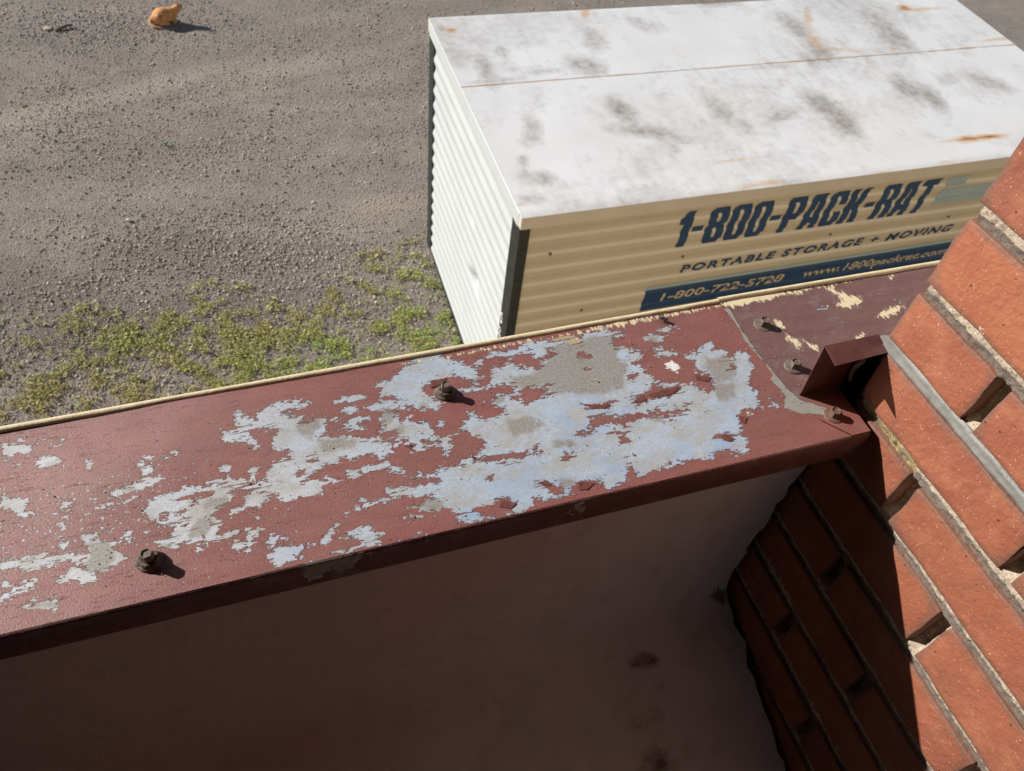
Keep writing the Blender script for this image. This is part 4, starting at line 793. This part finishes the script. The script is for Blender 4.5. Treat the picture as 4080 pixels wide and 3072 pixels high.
bm = bmesh.new()                                   # its leg turned along the brick, and the foot on the coping
w1 = np.array([XW - .0030, P4[1], P4[2] - .001]); w2 = np.array([XW - .0030, P4[1] - .004, ZC - .012]); w3 = np.array([XW - .0030, P1[1] + .001, ZC - .012]); w4 = np.array([XW - .0030, P5[1], P5[2] - .001])
bm.faces.new([bm.verts.new(vv(p_)) for p_ in (w1, w2, w3, w4)]); bmesh.ops.solidify(bm, geom=bm.faces[:], thickness=.0005)
obj('flashing_leg', bm, M_flash, cp.e)
M_oldseal = simple('old_cream_sealant', (.16, .15, .10), (.30, .27, .18), 90, .6, .001, 300)
bm = bmesh.new()
tube(bm, [vv((XW - .006, P1[1] - .004 + .002 * math.sin(t * 2.2), P4[2] - .004 - t * .009)) for t in range(6)], .0035, .0015, 8); obj('sealant_bead', bm, M_oldseal, cp.e, True)

# ---- the fly
q_ = on_cop((2636, 1278)); fl = empty('fly', bw((q_[0], q_[1], ZC + .001)), 'small black fly sitting on the red coping near its cream edge', 'fly', rx=TH)
k = N('fly_body', .35, .6); k.col((.012, .016, .018)); M_fly = k.m
k = N('fly_wing', .3, .5); k.col((.10, .09, .08)); k.b.inputs['Alpha'].default_value = .55; M_wing = k.m
def ell(bm, c_, r_, rot=0, seg=10):
    r0 = bmesh.ops.create_uvsphere(bm, u_segments=seg, v_segments=8, radius=1)
    R_ = Matrix.Rotation(rot, 3, 'Z')
    for v_ in r0['verts']: v_.co = R_ @ Vector((v_.co.x * r_[0], v_.co.y * r_[1], v_.co.z * r_[2])) + Vector(c_)
fa = 2.5
def fr(p): return Matrix.Rotation(fa, 3, 'Z') @ Vector(p)
bm = bmesh.new(); ell(bm, fr((0, 0, .0026)), (.0022, .0016, .0016), fa); ell(bm, fr((-.0032, 0, .0024)), (.0028, .0017, .0015), fa); ell(bm, fr((.0027, 0, .0024)), (.0011, .0014, .0012), fa)
obj('body', bm, M_fly, fl, True)
for s_ in (-1, 1):
    bm = bmesh.new(); pts_ = [(.0005, .0008, .0042), (-.003, .003, .0036), (-.0062, .0032, .0030), (-.0066, .0014, .0030), (-.003, .0006, .0040)]
    bm.faces.new([bm.verts.new(fr((a_, s_ * c_, z_))) for a_, c_, z_ in pts_]); obj('wing', bm, M_wing, fl)
    for lx in (.0012, 0, -.0014):
        bm = bmesh.new(); tube(bm, [fr((lx, s_ * .0012, .002)), fr((lx * 1.8, s_ * .0030, .0028)), fr((lx * 2.4, s_ * .0044, 0))], .00022, .00014, 4); obj('leg', bm, M_fly, fl)

# ---- brick pier
bk = Thing('brick_wall', (XW + .05, .1, -1.25), 'sunlit orange red brick wall with sandy raked mortar joints right of the parapet', 'brick wall')
b = bk.base
beds = {0: -.302, 1: -.377, 2: -.4426, 3: -.509, 4: -.580, 5: -.657}   # centres of bed joints J1..J6 below the eye
def bedz(i):
    if i < 0: return beds[0] + .0715 * (-i)
    if i > 5: return beds[5] - .0715 * (i - 5)
    return beds[i]
YE = .3195; BL = .1925; JT = .0138
def brick_mesh(Lb, Hb, seed):
    rn = random.Random(seed); bm = bmesh.new()
    bx(bm, 0, .09, -Lb / 2, Lb / 2, -Hb / 2, Hb / 2)
    bmesh.ops.bevel(bm, geom=[e_ for e_ in bm.edges], offset=.0011, segments=2, affect='EDGES', profile=.5)
    bmesh.ops.subdivide_edges(bm, edges=[e_ for e_ in bm.edges if e_.calc_length() > Hb * .5 and abs(e_.verts[0].co.x) < .01 and abs(e_.verts[1].co.x) < .01], cuts=9, use_grid_fill=True)
    for v_ in bm.verts:
        nn = mnoise.noise_vector(v_.co * 38 + Vector((seed * 7.1, 0, 0)))
        ed = 1.0 if min(Lb / 2 - abs(v_.co.y), Hb / 2 - abs(v_.co.z)) < .004 else .25
        v_.co += Vector((nn.x * .0013 - (.0022 * max(0, mnoise.noise(v_.co * 120 + Vector((seed * 3.3, 0, 0))) - .18) * -1 * (ed > .5)), nn.y * .0018 * ed, nn.z * .0018 * ed))
    me = bpy.data.meshes.new('brick'); bm.to_mesh(me); bm.free()
    for p_ in me.polygons: p_.use_smooth = True
    a_ = me.attributes.new('ez', 'FLOAT', 'POINT')
    a_.data.foreach_set('value', [max(abs(v_.co.z) / (Hb / 2), 1 - (Lb / 2 - abs(v_.co.y)) / (Hb / 2)) for v_ in me.vertices])
    me.materials.append(M_brick); return me
lib = {}
def place_brick(y0, y1, z0, z1, i):
    Lb = y1 - y0; Hb = z1 - z0; key = (round(Lb, 3), round(Hb, 3), i % 4)
    if key not in lib: lib[key] = brick_mesh(Lb, Hb, len(lib) + 1)
    o_ = bpy.data.objects.new('brick', lib[key]); COL.objects.link(o_); o_.parent = bk.e
    o_.location = (XW + random.uniform(-.0007, .0011) - b[0], (y0 + y1) / 2 - b[1], (z0 + z1) / 2 - b[2])
    o_.rotation_euler = (random.uniform(-.004, .004), 0, random.uniform(-.006, .006))
n_b = 0
for i in range(-10, 15):                            # course between bed i and bed i+1 (i = 0 lies between J1 and J2)
    zt = bedz(i) - JT / 2; zb = bedz(i + 1) + JT / 2
    y = YE; first = BL if i % 2 == 0 else (BL - JT) / 2 + .004
    stop = -.30
    while y > stop and n_b < 296:
        Lb = first if y == YE else BL
        place_brick(y - Lb, y, zb, zt, n_b); n_b += 1; y -= Lb + JT
print('bricks', n_b)
# backing wall core behind the bricks
box('wall_core', (XW + .03 - b[0], XW + .6 - b[0], -.47 - b[1], YE - .02 - b[1], -1.3 - b[2], .545 - b[2]), M_mortar, bk.e)
# mortar surface: fine sheet, proud under each brick and falling back below
ny, nz_ = 330, 560
ys_ = np.linspace(-.32, YE - .004, ny); zs_ = np.linspace(-.98, -.18, nz_); Yg, Zg, f_ = grid(ys_, zs_)
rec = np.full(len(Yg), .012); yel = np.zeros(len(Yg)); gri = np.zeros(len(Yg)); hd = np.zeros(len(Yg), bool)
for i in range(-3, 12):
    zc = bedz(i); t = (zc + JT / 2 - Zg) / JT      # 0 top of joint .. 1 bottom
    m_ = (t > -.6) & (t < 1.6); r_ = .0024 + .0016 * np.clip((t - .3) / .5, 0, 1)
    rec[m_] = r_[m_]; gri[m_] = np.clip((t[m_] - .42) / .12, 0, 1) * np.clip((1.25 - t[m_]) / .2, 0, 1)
    if i == 2: rec[m_] = .0042 + .0022 * (2 * np.clip(t[m_], 0, 1) - 1) ** 2
    if i == 3: 
        yel[m_ & (Yg > .226)] = 1
        rec[m_ & (Yg > .226)] = .002 + .004 * np.clip(t[m_ & (Yg > .226)], 0, 1)
for i in range(-3, 11):
    zt = bedz(i) - JT * .7; zb = bedz(i + 1) + JT * .7; y = YE; first = BL if i % 2 == 0 else (BL - JT) / 2 + .004
    while y > -.4:
        Lb = first if y == YE else BL; ye = y - Lb; m_ = (Yg < ye + .002) & (Yg > ye - JT - .002) & (Zg < zt) & (Zg > zb)
        rec[m_] = .019 - .012 * np.clip((ye - JT * .55 - Yg[m_]) / (JT * .4), 0, 1); y = ye - JT
rec = rec + (fbm(Yg * 420, Zg * 420, 3, 4) - .5) * .0048 + (fbm(Yg * 70, Zg * 70, 13, 3) - .5) * .004
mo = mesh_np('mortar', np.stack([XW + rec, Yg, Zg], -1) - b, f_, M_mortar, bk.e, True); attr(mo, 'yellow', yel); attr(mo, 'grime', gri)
# flat return of the mortar at the far end of the pier
# grey sealant smoothed into the joint above the flashing
ny = 150; ys_ = np.linspace(-.15, YE + .001, ny); tt = np.linspace(0, 1, 12); Yg, T_, f_ = grid(ys_, tt)
wv = (fbm(Yg * 60, Yg * 0, 4) - .5) * .004; zc = bedz(2)
w2_ = .0065 + wv + .003 * np.clip((Yg - .29) / .03, 0, 1)
Zg = zc + w2_ * (1 - 2 * T_); Xg = XW - .0012 + .004 * (2 * T_ - 1) ** 4 + .0022 * (1 - (2 * T_ - 1) ** 2) + (fbm(Yg * 200, T_ * 4, 7) - .5) * .0014
mesh_np('sealant_joint', np.stack([Xg, Yg, Zg], -1) - b, f_, M_seal, bk.e, True)

# ------------------------------------------------------------------ the cat
def gp(p, z=0.0):
    d_ = CR @ np.array([p[0] - 2040, -(p[1] - 1536), -F0]); return EYE + d_ * ((z - EYE[2]) / d_[2])
catE = empty('cat', (-1.10, 10.56, 0), 'orange cat crouching on the gravel with its head raised', 'cat'); catE.rotation_euler = (0, 0, math.radians(8))
k = N('orange_fur', .85, .15)
c = k.mix(k.ramp(k.noise(12, 5, .6, k.vec((3, 1, 1))), .4, .62), (.66, .36, .17), (.58, .28, .11))
sp_ = k.n('ShaderNodeSeparateXYZ'); k.l(k.tc.outputs['Object'], sp_.inputs[0])
c = k.mix(k.ramp(sp_.outputs[0], .31, .345, 0, .8), c, (.80, .66, .54)); c = k.mix(k.ramp(k.noise(9, 2, .5, k.vec((6, .8, .8))), .5, .56, 0, .5), c, (.42, .17, .05)); c = k.mix(k.ramp(sp_.outputs[2], .10, .04, 0, .45), c, (.66, .44, .26))
k.col(c); k.bump(k.noise(140, 4, .7), .006, .8); M_fur = k.m
def skin(name, verts, edges, radii, mat, parent, root=0):
    me = bpy.data.meshes.new(name); me.from_pydata(verts, edges, []); o_ = link(bpy.data.objects.new(name, me), parent)
    sk = o_.modifiers.new('skin', 'SKIN'); sk.use_smooth_shade = True
    for i, r_ in enumerate(radii): me.skin_vertices[0].data[i].radius = (r_, r_) if not isinstance(r_, tuple) else r_
    me.skin_vertices[0].data[root].use_root = True
    ss = o_.modifiers.new('sub', 'SUBSURF'); ss.levels = 2; ss.render_levels = 2
    me.materials.append(mat); return o_
cv = [(0, 0, .088), (.075, 0, .108), (.15, 0, .104), (.205, 0, .13), (.255, 0, .15), (.31, 0, .185), (.36, 0, .172),
      (.03, .07, .07), (.10, .085, .045), (.15, .085, .018), (.03, -.07, .07), (.10, -.085, .045), (.15, -.085, .018),
      (.20, .042, .08), (.215, .042, .02), (.25, .042, .012), (.20, -.042, .08), (.215, -.042, .02), (.25, -.042, .012),
      (-.07, 0, .05), (-.09, -.06, .025), (-.05, -.12, .018), (.03, -.14, .016)]
ce = [(0, 1), (1, 2), (2, 3), (3, 4), (4, 5), (5, 6), (0, 7), (7, 8), (8, 9), (0, 10), (10, 11), (11, 12), (3, 13), (13, 14), (14, 15), (3, 16), (16, 17), (17, 18), (0, 19), (19, 20), (20, 21), (21, 22)]
cr2 = [.092, .102, .094, .074, .046, .056, .03, .048, .036, .022, .048, .036, .022, .032, .022, .02, .032, .022, .02, .03, .02, .018, .012]
skin('body', cv, ce, cr2, M_fur, catE)
k = N('cat_ear', .8, .2); k.col((.55, .22, .10)); M_ear = k.m
k = N('cat_eye', .2, .6); k.col((.08, .09, .02)); M_eye = k.m
for s_ in (-1, 1):
    bm = bmesh.new(); r0 = bmesh.ops.create_cone(bm, cap_ends=True, segments=8, radius1=.02, radius2=.002, depth=.042)
    for v_ in r0['verts']: v_.co = Vector((v_.co.x * .5 + .298, v_.co.y * 1.2 + s_ * .034, v_.co.z * 1.2 + .25))
    obj('ear', bm, M_ear, catE, True)
    bm = bmesh.new(); ell(bm, (.352, s_ * .022, .195), (.006, .007, .006)); obj('eye', bm, M_eye, catE, True)
bm = bmesh.new(); ell(bm, (.388, 0, .176), (.005, .007, .005)); obj('nose', bm, M_ear, catE, True)

# ------------------------------------------------------------------ small things on the gravel
g_ = gp(D(362, 315)); k = N('green_leaf', .5, .4); k.col((.03, .10, .02)); M_gl = k.m
bm = bmesh.new()
for a_ in range(5):
    t = a_ * 1.25; pts_ = [(0, 0, .01), (.03, .012, .03), (.06, 0, .02), (.03, -.012, .03)]
    R_ = Matrix.Rotation(t, 3, 'Z'); bm.faces.new([bm.verts.new(R_ @ Vector(p_)) for p_ in pts_])
o_ = obj('leaf_sprig', bm, M_gl); o_.location = (g_[0], g_[1], 0); tag(o_, 'tiny dark green sprig alone on bare gravel, between cat and weeds', 'sprig')
M_stick = simple('dry_wood', (.12, .08, .055), (.22, .16, .11), 40, .8, 0)
g_ = gp(D(140, 64)); bm = bmesh.new(); tube(bm, [(-.10, -.05, .015), (-.03, -.01, .03), (.04, .03, .04), (.10, .05, .03)], .022, .012, 7)
o_ = obj('wood_scrap', bm, M_stick, None, True); o_.location = (g_[0], g_[1], 0); tag(o_, 'short brown scrap of wood on gravel left of the cat', 'wood scrap')
M_peb = simple('white_pebble', (.60, .58, .55), (.70, .68, .64), 20, .7, 0)
M_tanp = simple('tan_pebble', (.48, .36, .27), (.56, .45, .35), 20, .8, 0)
def pebble(p, r_, mat, label, sq=(1, .8, .6)):
    g_ = gp(p); bm = bmesh.new(); bmesh.ops.create_icosphere(bm, subdivisions=2, radius=1)
    for v_ in bm.verts:
        v_.co *= 1 + .22 * mnoise.noise(v_.co * 1.3 + Vector(g_)); v_.co = Vector((v_.co.x * r_ * sq[0], v_.co.y * r_ * sq[1], v_.co.z * r_ * sq[2]))
    o_ = obj('pebble', bm, mat, None); o_.location = (g_[0], g_[1], r_ * .35); return tag(o_, label, 'pebble', 'pale pebbles among the gravel')
pebble(D(677, 438), .022, M_peb, 'white pebble on open gravel left of the container, above the weeds')
pebble(D(278, 476), .024, M_peb, 'white pebble at the edge of the dark damp gravel patch')
pebble(D(104, 64), .045, M_tanp, 'flat tan stone beside the wood scrap near the top edge', (1.3, 1, .35))
pebble(D(775, 55), .016, M_peb, 'small white pebble on gravel right of the cat')

# ------------------------------------------------------------------ grit lying on the coping
n = 420; gx = rng.uniform(-.5, .46, n); gy = rng.uniform(.285, .45, n); sz = rng.uniform(.0003, .0009, n) * np.where(rng.uniform(size=n) < .06, 1.6, 1)
V = oct_v[None] * rng.uniform(.6, 1.3, (n, 6, 1)) * sz[:, None, None]; V = np.einsum('nij,nkj->nki', rotm(n), V) * np.array([1, 1, .6])
base = bw(np.stack([gx, gy, np.full(n, ZC + .0018)], -1)); V = V + base[:, None]
o = mesh_np('grit', V.reshape(-1, 3), (oct_f[None] + 6 * np.arange(n)[:, None, None]).reshape(-1, 3), M_stone); tag(o, 'tiny crumbs of grit scattered on the red coping', 'grit', kind='stuff')
